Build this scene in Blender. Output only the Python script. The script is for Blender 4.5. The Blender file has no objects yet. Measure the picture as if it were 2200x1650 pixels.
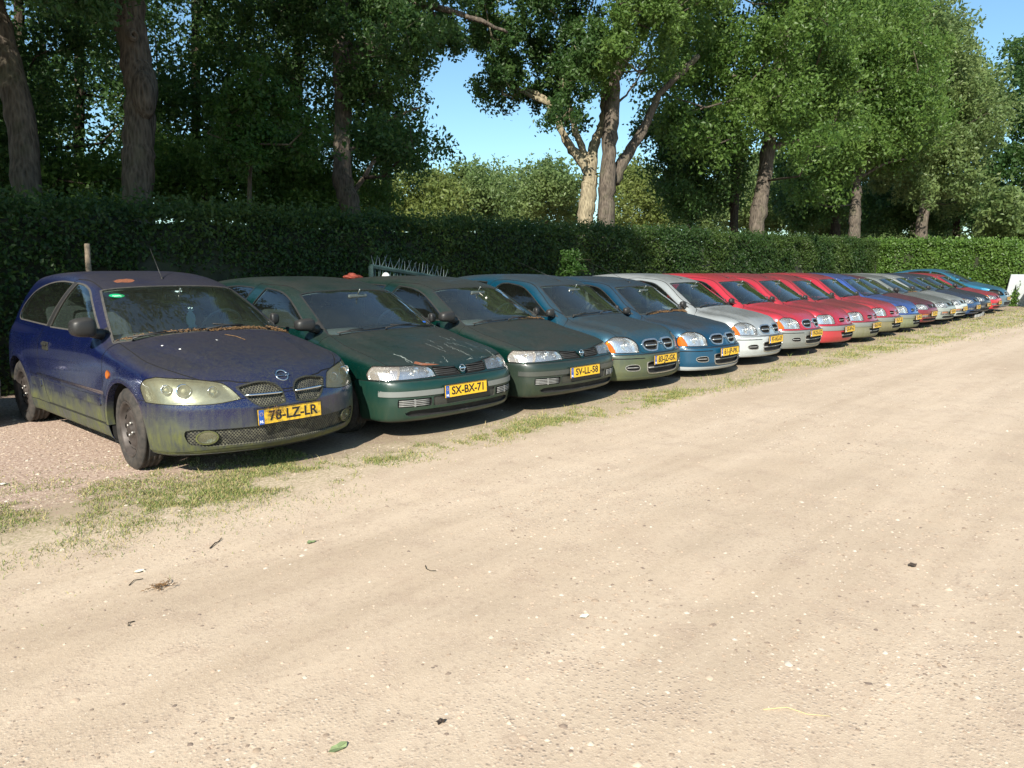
import bpy, bmesh, math, random
import numpy as np
from mathutils import Vector, Matrix, Euler
R = math.radians
SC = bpy.context.scene
COL = SC.collection
rnd = random.Random(7)
nrng = np.random.default_rng(11)
# ------------------------------------------------------------------ camera
CAM_H, F_PX, HOR, YAW = 1.47, 1600.0, 582.0, 42.6
PITCH = math.atan((825-HOR)/F_PX)
cam = bpy.data.objects.new('camera', bpy.data.cameras.new('camera')); COL.objects.link(cam)
cam.data.sensor_width = 36; cam.data.lens = F_PX/2200*36; cam.data.clip_end = 2000; cam.data.clip_start = .05
cam.location = (0, 0, CAM_H); cam.rotation_euler = (math.pi/2-PITCH, 0, R(YAW-90)); SC.camera = cam
# ------------------------------------------------------------------ daylight
SUN_EL, SUN_AZ = R(35), R(28)       # light travels towards +x turned SUN_AZ towards +y
SC.world = bpy.data.worlds.new('World'); SC.world.use_nodes = True
wn = SC.world.node_tree; bg = wn.nodes['Background']; sky = wn.nodes.new('ShaderNodeTexSky'); sky.sky_type = 'NISHITA'; sky.sun_disc = False
sd = Vector((-math.cos(SUN_AZ)*math.cos(SUN_EL), -math.sin(SUN_AZ)*math.cos(SUN_EL), math.sin(SUN_EL)))   # direction to the sun
sky.sun_elevation = SUN_EL; sky.sun_rotation = math.atan2(sd.x, sd.y); sky.air_density = 1.0; sky.dust_density = .6; sky.ozone_density = 1.2
tint = wn.nodes.new('ShaderNodeMix'); tint.data_type = 'RGBA'; tint.blend_type = 'MULTIPLY'; tint.inputs[0].default_value = 1; tint.inputs[7].default_value = (.76, .97, 1.0, 1)
wn.links.new(sky.outputs[0], tint.inputs[6]); wn.links.new(tint.outputs[2], bg.inputs[0]); bg.inputs[1].default_value = 0.10
sun = bpy.data.objects.new('sun', bpy.data.lights.new('sun', 'SUN')); COL.objects.link(sun)
sun.data.energy = 5.0; sun.data.angle = R(.53); sun.data.color = (1, .93, .82); sun.rotation_euler = (-sd).to_track_quat('-Z', 'Y').to_euler()
SC.view_settings.view_transform = 'Standard'; SC.view_settings.look = 'None'; SC.view_settings.gamma = 1; SC.view_settings.exposure = 0.82
# ------------------------------------------------------------------ geometry tools
def pchip(pts):
    """smooth 1-D table -> fast function"""
    pts = sorted(pts); x = np.array([p[0] for p in pts], float); y = np.array([p[1] for p in pts], float)
    h = np.diff(x); d = np.diff(y)/h; m = np.zeros(len(x))
    for i in range(1, len(x)-1):
        if d[i-1]*d[i] > 0:
            w1 = 2*h[i]+h[i-1]; w2 = h[i]+2*h[i-1]
            m[i] = (w1+w2)/(w1/d[i-1]+w2/d[i])
    m[0] = d[0]; m[-1] = d[-1]
    xs = np.linspace(x[0], x[-1], 700); k = np.clip(np.searchsorted(x, xs)-1, 0, len(x)-2)
    t = (xs-x[k])/h[k]
    ys = (2*t**3-3*t**2+1)*y[k]+(t**3-2*t**2+t)*h[k]*m[k]+(-2*t**3+3*t**2)*y[k+1]+(t**3-t**2)*h[k]*m[k+1]
    return lambda q: np.interp(q, xs, ys)
def smax(a, b, k):
    h = np.clip(k-np.abs(a-b), 0, None)/k
    return np.maximum(a, b)+h*h*k*0.25
def smin(a, b, k): return -smax(-a, -b, k)
def spline(pts, n=8, closed=True):
    """Catmull-Rom through pts; a point given as (x,y,1) is a sharp corner"""
    P = []; m = len(pts)
    rng = range(m) if closed else range(m-1)
    for i in rng:
        p0, p1, p2, p3 = (pts[(i-1) % m] if closed or i > 0 else pts[i], pts[i], pts[(i+1) % m], pts[(i+2) % m] if closed or i+2 < m else pts[(i+1) % m])
        a0 = p1 if len(p1) > 2 else p0
        a3 = p2 if len(p2) > 2 else p3
        for j in range(n):
            t = j/n
            P.append([0.5*(2*p1[c]+(p2[c]-a0[c])*t+(2*a0[c]-5*p1[c]+4*p2[c]-a3[c])*t*t+(3*p1[c]-a0[c]-3*p2[c]+a3[c])*t**3) for c in (0, 1)])
    if not closed: P.append(list(pts[-1][:2]))
    return np.array(P)
def rrect(x0, z0, x1, z1, r=0.02):
    c = []
    for cx, cz, a in ((x1-r, z1-r, 0), (x0+r, z1-r, 90), (x0+r, z0+r, 180), (x1-r, z0+r, 270)):
        for k in range(5):
            t = math.radians(a+k*22.5); c.append((cx+r*math.cos(t), cz+r*math.sin(t)))
    return np.array(c)
def sdpoly(poly):
    A = np.asarray(poly, float); B = np.roll(A, -1, 0)
    lo = A.min(0)-0.12; hi = A.max(0)+0.12
    def f(u, v):
        out = np.full(len(u), 0.5)
        m = (u > lo[0]) & (u < hi[0]) & (v > lo[1]) & (v < hi[1])
        if not m.any(): return out
        p = np.stack([u[m], v[m]], 1); d2 = np.full(len(p), 1e9); ins = np.zeros(len(p), bool)
        for a, b in zip(A, B):
            e = b-a; w = p-a; L = (e@e)+1e-12
            t = np.clip((w@e)/L, 0, 1); q = w-t[:, None]*e
            d2 = np.minimum(d2, (q*q).sum(1))
            c = ((a[1] <= p[:, 1]) != (b[1] <= p[:, 1]))
            with np.errstate(divide='ignore', invalid='ignore'):
                xx = a[0]+(p[:, 1]-a[1])/(b[1]-a[1]+1e-15)*e[0]
            ins ^= c & (p[:, 0] < xx)
        out[m] = np.sqrt(d2)*np.where(ins, -1, 1)
        return out
    return f
def front(poly, ymax=1.2, sym=True):
    s = sdpoly(poly); return lambda P: np.maximum(s(np.abs(P[:, 0]) if sym else P[:, 0], P[:, 2]), P[:, 1]-ymax)
def rearf(poly, ymin=3.0):
    s = sdpoly(poly); return lambda P: np.maximum(s(np.abs(P[:, 0]), P[:, 2]), ymin-P[:, 1])
def side(poly, xmin=0.4):
    s = sdpoly(poly); return lambda P: np.maximum(s(P[:, 1], P[:, 2]), xmin-np.abs(P[:, 0]))
def topv(poly, zmin=0.6):
    s = sdpoly(poly); return lambda P: np.maximum(s(np.abs(P[:, 0]), P[:, 1]), zmin-P[:, 2])
def band(lo, hi, axis=2):
    return lambda P: np.maximum(lo-P[:, axis], P[:, axis]-hi)
def AND(*fs): return lambda P: np.maximum.reduce([f(P) for f in fs])
def NOT(f): return lambda P: -f(P)

def surfnet(F, lo, hi, h):
    ax = [np.arange(lo[i], hi[i]+h, h) for i in range(3)]
    X, Y, Z = np.meshgrid(*ax, indexing='ij'); v = F(X.ravel(), Y.ravel(), Z.ravel()).reshape(X.shape)
    s = v < 0; n = np.array(v.shape)-1
    cor = [(i, j, k) for i in (0, 1) for j in (0, 1) for k in (0, 1)]
    def sh(a, c): return a[c[0]:c[0]+n[0], c[1]:c[1]+n[1], c[2]:c[2]+n[2]]
    cnt = sum(sh(s, c).astype(np.int8) for c in cor); act = (cnt > 0) & (cnt < 8)
    ci = np.argwhere(act); m = len(ci); idx = -np.ones(act.shape, int); idx[act] = np.arange(m)
    acc = np.zeros((m, 3)); num = np.zeros(m)
    for c in cor:
        for a in range(3):
            if c[a]: continue
            d = list(c); d[a] = 1
            va = v[ci[:, 0]+c[0], ci[:, 1]+c[1], ci[:, 2]+c[2]]; vb = v[ci[:, 0]+d[0], ci[:, 1]+d[1], ci[:, 2]+d[2]]
            x = (va < 0) != (vb < 0); t = np.where(x, va/(va-vb+1e-12), 0)
            p = ci+np.array(c)[None]; p = p.astype(float); p[:, a] += t
            acc[x] += p[x]; num[x] += 1
    V = acc/num[:, None]*h+np.array(lo)
    T = []
    for a in range(3):
        b, c = (a+1) % 3, (a+2) % 3
        sl0 = [slice(None)]*3; sl1 = [slice(None)]*3; sl0[a] = slice(0, -1); sl1[a] = slice(1, None)
        x = s[tuple(sl0)] != s[tuple(sl1)]
        e = np.argwhere(x); e = e[(e[:, b] > 0) & (e[:, c] > 0) & (e[:, b] < n[b]) & (e[:, c] < n[c])]
        q = []
        for db, dc in ((-1, -1), (0, -1), (0, 0), (-1, 0)):
            g = e.copy(); g[:, b] += db; g[:, c] += dc; q.append(idx[g[:, 0], g[:, 1], g[:, 2]])
        q = np.stack(q, 1); neg = s[e[:, 0], e[:, 1], e[:, 2]]
        q[~neg] = q[~neg][:, ::-1]
        T.append(q[:, [0, 1, 2]]); T.append(q[:, [0, 2, 3]])
    T = np.concatenate(T); T = T[(T >= 0).all(1)]
    for _ in range(4):
        g, f0 = grad(F, V); V = V-np.clip(f0/(g*g).sum(1), -h*.6, h*.6)[:, None]*g
    g, _ = grad(F, V)
    N = g/np.linalg.norm(g, axis=1)[:, None]
    return V, T, N
def grad(F, V, e=1e-3):
    f0 = F(V[:, 0], V[:, 1], V[:, 2]); g = []
    for a in range(3):
        q = V.copy(); q[:, a] += e; q2 = V.copy(); q2[:, a] -= e
        g.append((F(q[:, 0], q[:, 1], q[:, 2])-F(q2[:, 0], q2[:, 1], q2[:, 2]))/(2*e))
    g = np.stack(g, 1); nn = np.linalg.norm(g, axis=1); g[nn < 1e-6] = (0, 0, 1)
    return g, f0
def cut(V, T, N, fn, off=0.0):
    s = fn(V)-off; s[np.abs(s) < 2e-4] = 2e-4
    neg = s < 0; tn = neg[T]; k = tn.sum(1); mix = (k > 0) & (k < 3)
    if not mix.any(): return V, T, N
    K = T[~mix]; M = T[mix]; tm = tn[mix]
    lone = np.where(tm.sum(1) == 1, tm.argmax(1), (~tm).argmax(1))
    r = np.arange(len(M)); a = M[r, lone]; b = M[r, (lone+1) % 3]; c = M[r, (lone+2) % 3]
    E = np.concatenate([np.stack([a, b], 1), np.stack([a, c], 1)]); Es = np.sort(E, 1)
    u, inv = np.unique(Es, axis=0, return_inverse=True); inv = inv.ravel()
    sa, sb = s[u[:, 0]], s[u[:, 1]]; t = (sa/(sa-sb))[:, None]
    nv = V[u[:, 0]]*(1-t)+V[u[:, 1]]*t; nn = N[u[:, 0]]*(1-t)+N[u[:, 1]]*t; nn /= np.linalg.norm(nn, axis=1)[:, None]+1e-12
    base = len(V); m = len(M); ab = base+inv[:m]; ac = base+inv[m:]
    T2 = np.concatenate([K, np.stack([a, ab, ac], 1), np.stack([ab, b, c], 1), np.stack([ab, c, ac], 1)])
    return np.concatenate([V, nv]), T2, np.concatenate([N, nn])
def sub(V, T, N, mask):
    t = T[mask]; u, inv = np.unique(t, return_inverse=True)
    return V[u], inv.reshape(-1, 3), N[u]
def bedges(T):
    E = np.concatenate([T[:, [0, 1]], T[:, [1, 2]], T[:, [2, 0]]]); key = E[:, 0].astype(np.int64)*10**7+E[:, 1]; rk = E[:, 1].astype(np.int64)*10**7+E[:, 0]
    return E[~np.isin(key, rk)]
def shift(V, T, N, d, walls=True, wall_only=False):
    """raise (d>0) or sink (d<0) a patch along its normals and wall its border down to the old surface"""
    B = bedges(T); V2 = V+N*d
    if wall_only: tris = []; VV = V2; TT = np.zeros((0, 3), int); NN = N
    else: VV, TT, NN = V2, T, N
    if walls and len(B):
        base = len(VV); bu, inv = np.unique(B, return_inverse=True); B2 = inv.reshape(-1, 2); k = len(bu)
        # separate wall vertices so that shading stays crisp
        e = V[B[:, 1]]-V[B[:, 0]]; wn = np.cross(e, N[B[:, 0]]); wn /= np.linalg.norm(wn, axis=1)[:, None]+1e-12
        if d < 0: wn = -wn
        acc = np.zeros((k, 3)); np.add.at(acc, B2[:, 0], wn); np.add.at(acc, B2[:, 1], wn); acc /= np.linalg.norm(acc, axis=1)[:, None]+1e-12
        VV = np.concatenate([VV, V[bu], V2[bu]]); NN = np.concatenate([NN, acc, acc])
        a = base+B2[:, 0]; b = base+B2[:, 1]; a2 = a+k; b2 = b+k
        q = np.concatenate([np.stack([a, b, b2], 1), np.stack([a, b2, a2], 1)])
        if d < 0: q = q[:, ::-1] if False else q
        TT = np.concatenate([TT, q])
    return VV, TT, NN
def mesh_from(name, V, T, N=None, mats=(), mi=None):
    me = bpy.data.meshes.new(name)
    me.vertices.add(len(V)); me.vertices.foreach_set('co', np.asarray(V, np.float32).ravel())
    me.loops.add(len(T)*3); me.polygons.add(len(T))
    me.loops.foreach_set('vertex_index', np.asarray(T, np.int32).ravel())
    me.polygons.foreach_set('loop_start', np.arange(0, len(T)*3, 3, dtype=np.int32))
    me.polygons.foreach_set('use_smooth', np.ones(len(T), bool))
    for m in mats: me.materials.append(m)
    if mi is not None: me.polygons.foreach_set('material_index', np.asarray(mi, np.int32))
    me.update(); me.validate()
    if N is not None and len(me.vertices) == len(N): me.normals_split_custom_set_from_vertices(np.asarray(N, np.float32).tolist())
    return me

class MB:
    """collects simple solids into one mesh"""
    def __init__(s): s.v = []; s.f = []; s.m = []; s.sm = []
    def add(s, vs, fs, mat=0, smooth=False):
        o = len(s.v); s.v += [tuple(v) for v in vs]; s.f += [tuple(i+o for i in f) for f in fs]; s.m += [mat]*len(fs); s.sm += [smooth]*len(fs); return s
    def box(s, c, d, mat=0, rot=None, bev=0.0):
        hx, hy, hz = d[0]/2, d[1]/2, d[2]/2
        if bev <= 0:
            vs = [Vector((x*hx, y*hy, z*hz)) for x in (-1, 1) for y in (-1, 1) for z in (-1, 1)]
            fs = [(0, 1, 3, 2), (4, 6, 7, 5), (0, 4, 5, 1), (2, 3, 7, 6), (0, 2, 6, 4), (1, 5, 7, 3)]
        else:
            b = min(bev, hx*.9, hy*.9, hz*.9); vs = []; 
            bm = bmesh.new(); bmesh.ops.create_cube(bm, size=2)
            for v in bm.verts: v.co = Vector((v.co.x*hx, v.co.y*hy, v.co.z*hz))
            bmesh.ops.bevel(bm, geom=bm.edges[:], offset=b, segments=2, affect='EDGES', profile=.6)
            vs = [v.co.copy() for v in bm.verts]; fs = [tuple(v.index for v in f.verts) for f in bm.faces]; bm.free()
        M = rot if rot is not None else Matrix.Identity(3)
        return s.add([M @ v+Vector(c) for v in vs], fs, mat)
    def tube(s, pts, r, n=8, mat=0, cap=True, smooth=True):
        pts = [Vector(p) for p in pts]; m = len(pts); rs = r if isinstance(r, (list, tuple)) else [r]*m; vs = []; fs = []; up = None
        for i, p in enumerate(pts):
            d = (pts[min(i+1, m-1)]-pts[max(i-1, 0)]).normalized()
            if up is None: up = d.orthogonal().normalized()
            up = (up-d*up.dot(d)).normalized(); w = d.cross(up)
            for k in range(n):
                a = 2*math.pi*k/n; vs.append(p+(up*math.cos(a)+w*math.sin(a))*rs[i])
        for i in range(m-1):
            for k in range(n):
                fs.append((i*n+k, i*n+(k+1) % n, (i+1)*n+(k+1) % n, (i+1)*n+k))
        if cap: fs.append(tuple(range(n))[::-1]); fs.append(tuple((m-1)*n+k for k in range(n)))
        return s.add(vs, fs, mat, smooth)
    def lathe(s, prof, c=(0, 0, 0), axis='x', n=32, mat=0, smooth=True, closed=False):
        """prof: (radius, offset along axis)"""
        vs = []; fs = []; m = len(prof)
        for r, o in prof:
            for k in range(n):
                a = 2*math.pi*k/n; u, w = r*math.cos(a), r*math.sin(a)
                vs.append(Vector((o, u, w) if axis == 'x' else (u, o, w) if axis == 'y' else (u, w, o))+Vector(c))
        for i in range(m if closed else m-1):
            j = (i+1) % m
            for k in range(n): fs.append((i*n+k, i*n+(k+1) % n, j*n+(k+1) % n, j*n+k))
        return s.add(vs, fs, mat, smooth)
    def build(s, name, mats, parent=None, smooth=None):
        me = bpy.data.meshes.new(name); me.from_pydata([tuple(v) for v in s.v], [], s.f)
        for m in (mats if isinstance(mats, (list, tuple)) else [mats]): me.materials.append(m)
        me.polygons.foreach_set('material_index', s.m); me.polygons.foreach_set('use_smooth', s.sm if smooth is None else [smooth]*len(s.f))
        me.update(); return link(name, me, parent)
def link(name, data, parent=None):
    o = bpy.data.objects.new(name, data); COL.objects.link(o)
    if parent is not None: o.parent = parent
    return o
def tag(o, label, cat, group=None, kind=None):
    if label: o['label'] = label
    if cat: o['category'] = cat
    if group: o['group'] = group
    if kind: o['kind'] = kind
    return o
def empty(name, loc=(0, 0, 0), rz=0.0):
    o = bpy.data.objects.new(name, None); COL.objects.link(o); o.location = loc; o.rotation_euler = (0, 0, rz); o.empty_display_size = .2; return o
def kids(o): return [c for c in bpy.data.objects if c.parent is o]
# ------------------------------------------------------------------ materials
class NT:
    def __init__(s, name):
        s.m = bpy.data.materials.new(name); s.m.use_nodes = True; s.t = s.m.node_tree; s.p = s.t.nodes['Principled BSDF']; s.out = s.t.nodes['Material Output']
    def n(s, typ, **kw):
        d = s.t.nodes.new('ShaderNode'+typ)
        for k, v in kw.items():
            if k.startswith('i_'):
                key = k[2:]; key = int(key) if key.isdigit() else key.replace('_', ' ')
                s.set(d.inputs[key], v)
            else: setattr(d, k, v)
        return d
    def set(s, inp, v):
        if isinstance(v, bpy.types.NodeSocket): s.t.links.new(v, inp)
        elif isinstance(v, bpy.types.Node): s.t.links.new(v.outputs[0], inp)
        else: inp.default_value = v if not (isinstance(v, tuple) and len(v) == 3 and len(inp.default_value) == 4) else (*v, 1)
    def math(s, op, a, b=0.0, c=None):
        d = s.t.nodes.new('ShaderNodeMath'); d.operation = op; s.set(d.inputs[0], a); s.set(d.inputs[1], b)
        if c is not None: s.set(d.inputs[2], c)
        return d.outputs[0]
    def mix(s, fac, a, b):
        d = s.t.nodes.new('ShaderNodeMix'); d.data_type = 'RGBA'; s.set(d.inputs[0], fac)
        for i, v in ((6, a), (7, b)): s.set(d.inputs[i], (*v, 1) if isinstance(v, tuple) and len(v) == 3 else v)
        return d.outputs[2]
    def fmix(s, fac, a, b):
        d = s.t.nodes.new('ShaderNodeMix'); d.data_type = 'FLOAT'
        for i, v in ((0, fac), (2, a), (3, b)): s.set(d.inputs[i], v)
        return d.outputs[0]
    def ramp(s, fac, lo, hi, a=0.0, b=1.0):
        d = s.t.nodes.new('ShaderNodeMapRange'); s.set(d.inputs[0], fac)
        for i, v in enumerate((lo, hi, a, b)): s.set(d.inputs[i+1], v)
        return d.outputs[0]
    def noise(s, vec, scale, detail=4, rough=.55, w=None):
        d = s.t.nodes.new('ShaderNodeTexNoise')
        if w is not None: d.noise_dimensions = '4D'; s.set(d.inputs['W'], w)
        s.set(d.inputs['Vector'], vec); d.inputs['Scale'].default_value = scale; d.inputs['Detail'].default_value = detail; d.inputs['Roughness'].default_value = rough
        return d.outputs[0]
    def obj(s): return s.n('TexCoord').outputs['Object']
    def map(s, vec, scale=(1, 1, 1), rot=(0, 0, 0), loc=(0, 0, 0)):
        d = s.t.nodes.new('ShaderNodeMapping'); s.set(d.inputs[0], vec); d.inputs['Scale'].default_value = scale; d.inputs['Rotation'].default_value = rot; d.inputs['Location'].default_value = loc; return d.outputs[0]
    def bump(s, h, strength=.3, dist=.01, nrm=None):
        d = s.t.nodes.new('ShaderNodeBump'); s.set(d.inputs['Height'], h); d.inputs['Strength'].default_value = strength; d.inputs['Distance'].default_value = dist
        if nrm is not None: s.set(d.inputs['Normal'], nrm)
        s.set(s.p.inputs['Normal'], d.outputs[0]); return d.outputs[0]
    def base(s, **kw):
        for k, v in kw.items(): s.set(s.p.inputs[k.replace('_', ' ')], v)
        return s
def simple(name, col, rough=.5, metal=0.0, noise=0.0, nscale=30, **kw):
    m = NT(name); c = (*col, 1)
    if noise > 0:
        v = m.obj(); f = m.ramp(m.noise(v, nscale, 5), .3, .7)
        c = m.mix(f, tuple(x*(1-noise) for x in col), tuple(min(1, x*(1+noise)) for x in col))
        m.set(m.p.inputs['Roughness'], m.ramp(m.noise(v, nscale*.4, 3), .3, .7, rough*.85, min(1, rough*1.15)))
    else: m.base(Roughness=rough)
    m.base(Base_Color=c, Metallic=metal, **kw); return m.m

def grime(m, col, rough, top=True, scale=1.0):
    """film of settled dust on faces that look up, algae creeping up from the sills; returns colour, roughness, cover"""
    v = m.obj(); inf = m.n('ObjectInfo'); w = m.math('MULTIPLY', inf.outputs['Random'], 9.0)
    dust_a = m.n('Attribute', attribute_type='OBJECT', attribute_name='dust').outputs['Fac']
    alg_a = m.n('Attribute', attribute_type='OBJECT', attribute_name='algae').outputs['Fac']
    geo = m.n('NewGeometry'); sx = m.n('SeparateXYZ', i_0=geo.outputs['Normal']); nz = sx.outputs['Z']
    pos = m.n('SeparateXYZ', i_0=v)
    n1 = m.noise(v, 2.3*scale, 6, .6, w); n2 = m.noise(v, 34*scale, 5, .7, w); n3 = m.noise(m.map(v, (26, 26, 2.2)), 1, 5, .7, w); n4 = m.noise(v, 150, 2, .5)
    # dust
    up = m.ramp(nz, .42, .97)
    d = m.math('MULTIPLY', up, m.ramp(n1, .25, .62, .55, 1.05)); d = m.math('MULTIPLY', d, m.ramp(n2, .2, .7, .75, 1.1)); d = m.math('MULTIPLY', d, dust_a)
    side_d = m.math('MULTIPLY', m.math('MULTIPLY', m.ramp(n3, .4, .75), m.ramp(pos.outputs['Z'], 1.0, .25, .01, .13)), dust_a)
    d = m.math('MAXIMUM', d, side_d)
    lumps = m.math('MULTIPLY', m.math('MULTIPLY', m.ramp(n4, .62, .72), up), m.math('MULTIPLY', m.ramp(n1, .45, .6), dust_a))
    dcol = m.mix(n2, (.012, .012, .012), (.044, .041, .036)); dcol = m.mix(m.ramp(n4, .66, .74), dcol, (.11, .085, .055))
    c = m.mix(m.math('MINIMUM', d, .80), col, dcol)
    # algae
    h = m.math('ADD', pos.outputs['Z'], m.math('MULTIPLY', m.math('SUBTRACT', n3, .5), .60)); h = m.math('ADD', h, m.math('MULTIPLY', m.math('SUBTRACT', n1, .5), .5))
    low = m.ramp(h, .55, .37)
    a = m.math('MULTIPLY', m.math('MULTIPLY', low, m.ramp(n3, .28, .58, .35, 1)), m.ramp(nz, .5, -.1)); a = m.math('MULTIPLY', a, alg_a)
    speck = m.math('MULTIPLY', m.math('MULTIPLY', m.ramp(n4, .47, .60), m.ramp(h, .95, .45)), m.math('MULTIPLY', m.math('MULTIPLY', alg_a, alg_a), .5))
    a = m.math('MINIMUM', m.math('MAXIMUM', a, speck), 1.0)
    acol = m.mix(n2, (.050, .056, .018), (.19, .20, .05)); acol = m.mix(m.ramp(n1, .4, .6), acol, (.09, .095, .045))
    c = m.mix(m.math('MULTIPLY', a, .88), c, acol)
    cov = m.math('MAXIMUM', m.math('MINIMUM', d, 1.0), a)
    r = m.fmix(cov, rough, .85)
    return c, r, cov, n2, n4
def paint_mat():
    m = NT('car_paint'); oc = m.n('ObjectInfo').outputs['Color']
    c, r, cov, n2, n4 = grime(m, oc, .24)
    fl = m.noise(m.obj(), 900, 1)
    m.base(Base_Color=c, Roughness=r, Metallic=m.fmix(cov, .45, 0.0), Coat_Weight=m.fmix(cov, 1.0, 0.05), Coat_Roughness=m.fmix(cov, .06, .5), Specular_IOR_Level=m.fmix(cov, .5, .15))
    m.bump(m.math('MULTIPLY', m.math('ADD', n2, n4), cov), .3, .0013); return m.m
def trim_mat(name, col, rough=.55, spec=.4):
    m = NT(name); c, r, cov, n2, n4 = grime(m, (*col, 1), rough); m.base(Base_Color=c, Roughness=r, Specular_IOR_Level=spec); m.bump(n4, .15, .001); return m.m
def objcol_trim():
    m = NT('bumper_paint'); oc = m.n('ObjectInfo').outputs['Color']; c, r, cov, n2, n4 = grime(m, oc, .42)
    m.base(Base_Color=c, Roughness=r, Coat_Weight=m.fmix(cov, .35, 0.0), Coat_Roughness=.15); m.bump(m.math('MULTIPLY', n2, cov), .3, .002); return m.m
def glass_mat(name, tint, dirt):
    m = NT(name); t = m.t; tr = m.n('BsdfTransparent', i_0=(*tint, 1)); gl = m.n('BsdfGlossy', i_0=(1, 1, 1, 1)); gl.inputs['Roughness'].default_value = .02
    fr = m.n('Fresnel'); fr.inputs[0].default_value = 1.55
    f = m.math('MULTIPLY', fr.outputs[0], 1.6); f = m.math('MINIMUM', f, 1.0)
    mx = t.nodes.new('ShaderNodeMixShader'); t.links.new(f, mx.inputs[0]); t.links.new(tr.outputs[0], mx.inputs[1]); t.links.new(gl.outputs[0], mx.inputs[2])
    v = m.obj(); inf = m.n('ObjectInfo'); w = m.math('MULTIPLY', inf.outputs['Random'], 9.0)
    da = m.n('Attribute', attribute_type='OBJECT', attribute_name='dust').outputs['Fac']
    n1 = m.noise(v, 3, 6, .65, w); n2 = m.noise(v, 130, 3, .6); z = m.n('SeparateXYZ', i_0=v).outputs['Z']
    film = m.math('MULTIPLY', m.ramp(n1, .2, .75, .25, 1.0), m.ramp(z, 1.35, .95, .6, 1.15))
    sp = m.ramp(n2, .60, .68); fac = m.math('MULTIPLY', m.math('ADD', m.math('MULTIPLY', film, dirt), m.math('MULTIPLY', sp, dirt*1.3)), da)
    df = m.n('BsdfDiffuse'); m.set(df.inputs[0], m.mix(sp, (.15, .17, .145), (.26, .26, .21)))
    mx2 = t.nodes.new('ShaderNodeMixShader'); t.links.new(m.math('MINIMUM', fac, .9), mx2.inputs[0]); t.links.new(mx.outputs[0], mx2.inputs[1]); t.links.new(df.outputs[0], mx2.inputs[2])
    t.links.new(mx2.outputs[0], m.out.inputs[0]); return m.m
def lens_mat(name, tint, haze, hazecol, alg=False):
    m = NT(name); t = m.t; tr = m.n('BsdfTransparent', i_0=(*tint, 1)); gl = m.n('BsdfGlossy', i_0=(1, 1, 1, 1)); gl.inputs['Roughness'].default_value = .06
    fr = m.n('Fresnel'); fr.inputs[0].default_value = 1.5
    mx = t.nodes.new('ShaderNodeMixShader'); t.links.new(fr.outputs[0], mx.inputs[0]); t.links.new(tr.outputs[0], mx.inputs[1]); t.links.new(gl.outputs[0], mx.inputs[2])
    n = m.noise(m.obj(), 14, 5, .6); df = m.n('BsdfDiffuse', i_0=(*hazecol, 1))
    mx2 = t.nodes.new('ShaderNodeMixShader'); t.links.new(m.ramp(n, .3, .7, haze*.85, min(.95, haze*1.15)), mx2.inputs[0]); t.links.new(mx.outputs[0], mx2.inputs[1]); t.links.new(df.outputs[0], mx2.inputs[2])
    t.links.new(mx2.outputs[0], m.out.inputs[0]); return m.m
def reflector_mat():
    m = NT('reflector_metal'); v = m.obj()
    wv = m.n('TexWave', i_Scale=20.0); m.set(wv.inputs['Vector'], v); wv.bands_direction = 'X'
    m.base(Base_Color=(.80, .81, .82, 1), Metallic=.95, Roughness=.16); m.bump(wv.outputs[0], .28, .003); return m.m
def mesh_grille_mat():
    """honeycomb wire over a black hole"""
    m = NT('honeycomb_grille'); v = m.obj(); vo = m.n('TexVoronoi', feature='DISTANCE_TO_EDGE'); vo.inputs['Scale'].default_value = 1.0; vo.inputs['Randomness'].default_value = 0.0
    s = m.n('SeparateXYZ', i_0=v); row = m.math('MULTIPLY', s.outputs['Z'], 78.0); col = m.math('MULTIPLY', s.outputs['X'], 48.0)
    fr = m.math('FRACT', m.math('MULTIPLY', m.math('FLOOR', row), .5)); col = m.math('ADD', col, fr)
    fx = m.math('ABSOLUTE', m.math('SUBTRACT', m.math('FRACT', col), .5)); fz = m.math('ABSOLUTE', m.math('SUBTRACT', m.math('FRACT', row), .5))
    d = m.math('MAXIMUM', m.math('ADD', m.math('MULTIPLY', fx, 1.25), m.math('MULTIPLY', fz, .35)), fz)
    wire = m.ramp(d, .36, .43); n = m.noise(v, 25, 4)
    c = m.mix(wire, (.006, .006, .006), m.mix(m.ramp(n, .35, .65), (.035, .035, .030), (.13, .125, .085)))
    m.base(Base_Color=c, Roughness=.7); m.bump(wire, 1, .01); return m.m
def plate_mat():
    m = NT('yellow_plate'); v = m.obj(); n = m.noise(v, 26, 5, .65); a = m.n('Attribute', attribute_type='OBJECT', attribute_name='grime').outputs['Fac']
    f = m.math('MULTIPLY', m.ramp(n, .38, .66), a)
    m.base(Base_Color=m.mix(f, (.80, .47, .02), (.17, .15, .045)), Roughness=.4); return m.m
def tyre_mat():
    m = NT('tyre_rubber'); v = m.obj(); n = m.noise(v, 18, 5, .6)
    m.base(Base_Color=m.mix(m.ramp(n, .35, .65), (.020, .019, .018), (.055, .047, .040)), Roughness=.85); m.bump(m.noise(v, 90, 3), .3, .003); return m.m
def cloth_mat(name, col):
    m = NT(name); v = m.obj(); n = m.noise(v, 60, 4); m.base(Base_Color=m.mix(n, tuple(x*.7 for x in col), tuple(x*1.25 for x in col)), Roughness=.95); m.bump(n, .3, .004); return m.m
M = {}
M['paint'] = paint_mat(); M['bumper'] = objcol_trim()
M['black_trim'] = trim_mat('black_trim', (.018, .018, .018), .45); M['grey_trim'] = trim_mat('grey_trim', (.30, .30, .29), .4)
M['rubber'] = simple('seal_rubber', (.020, .020, .019), .55, noise=.3); M['sealgrey'] = simple('weathered_seal', (.058, .055, .050), .7, noise=.3, nscale=40)
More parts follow.
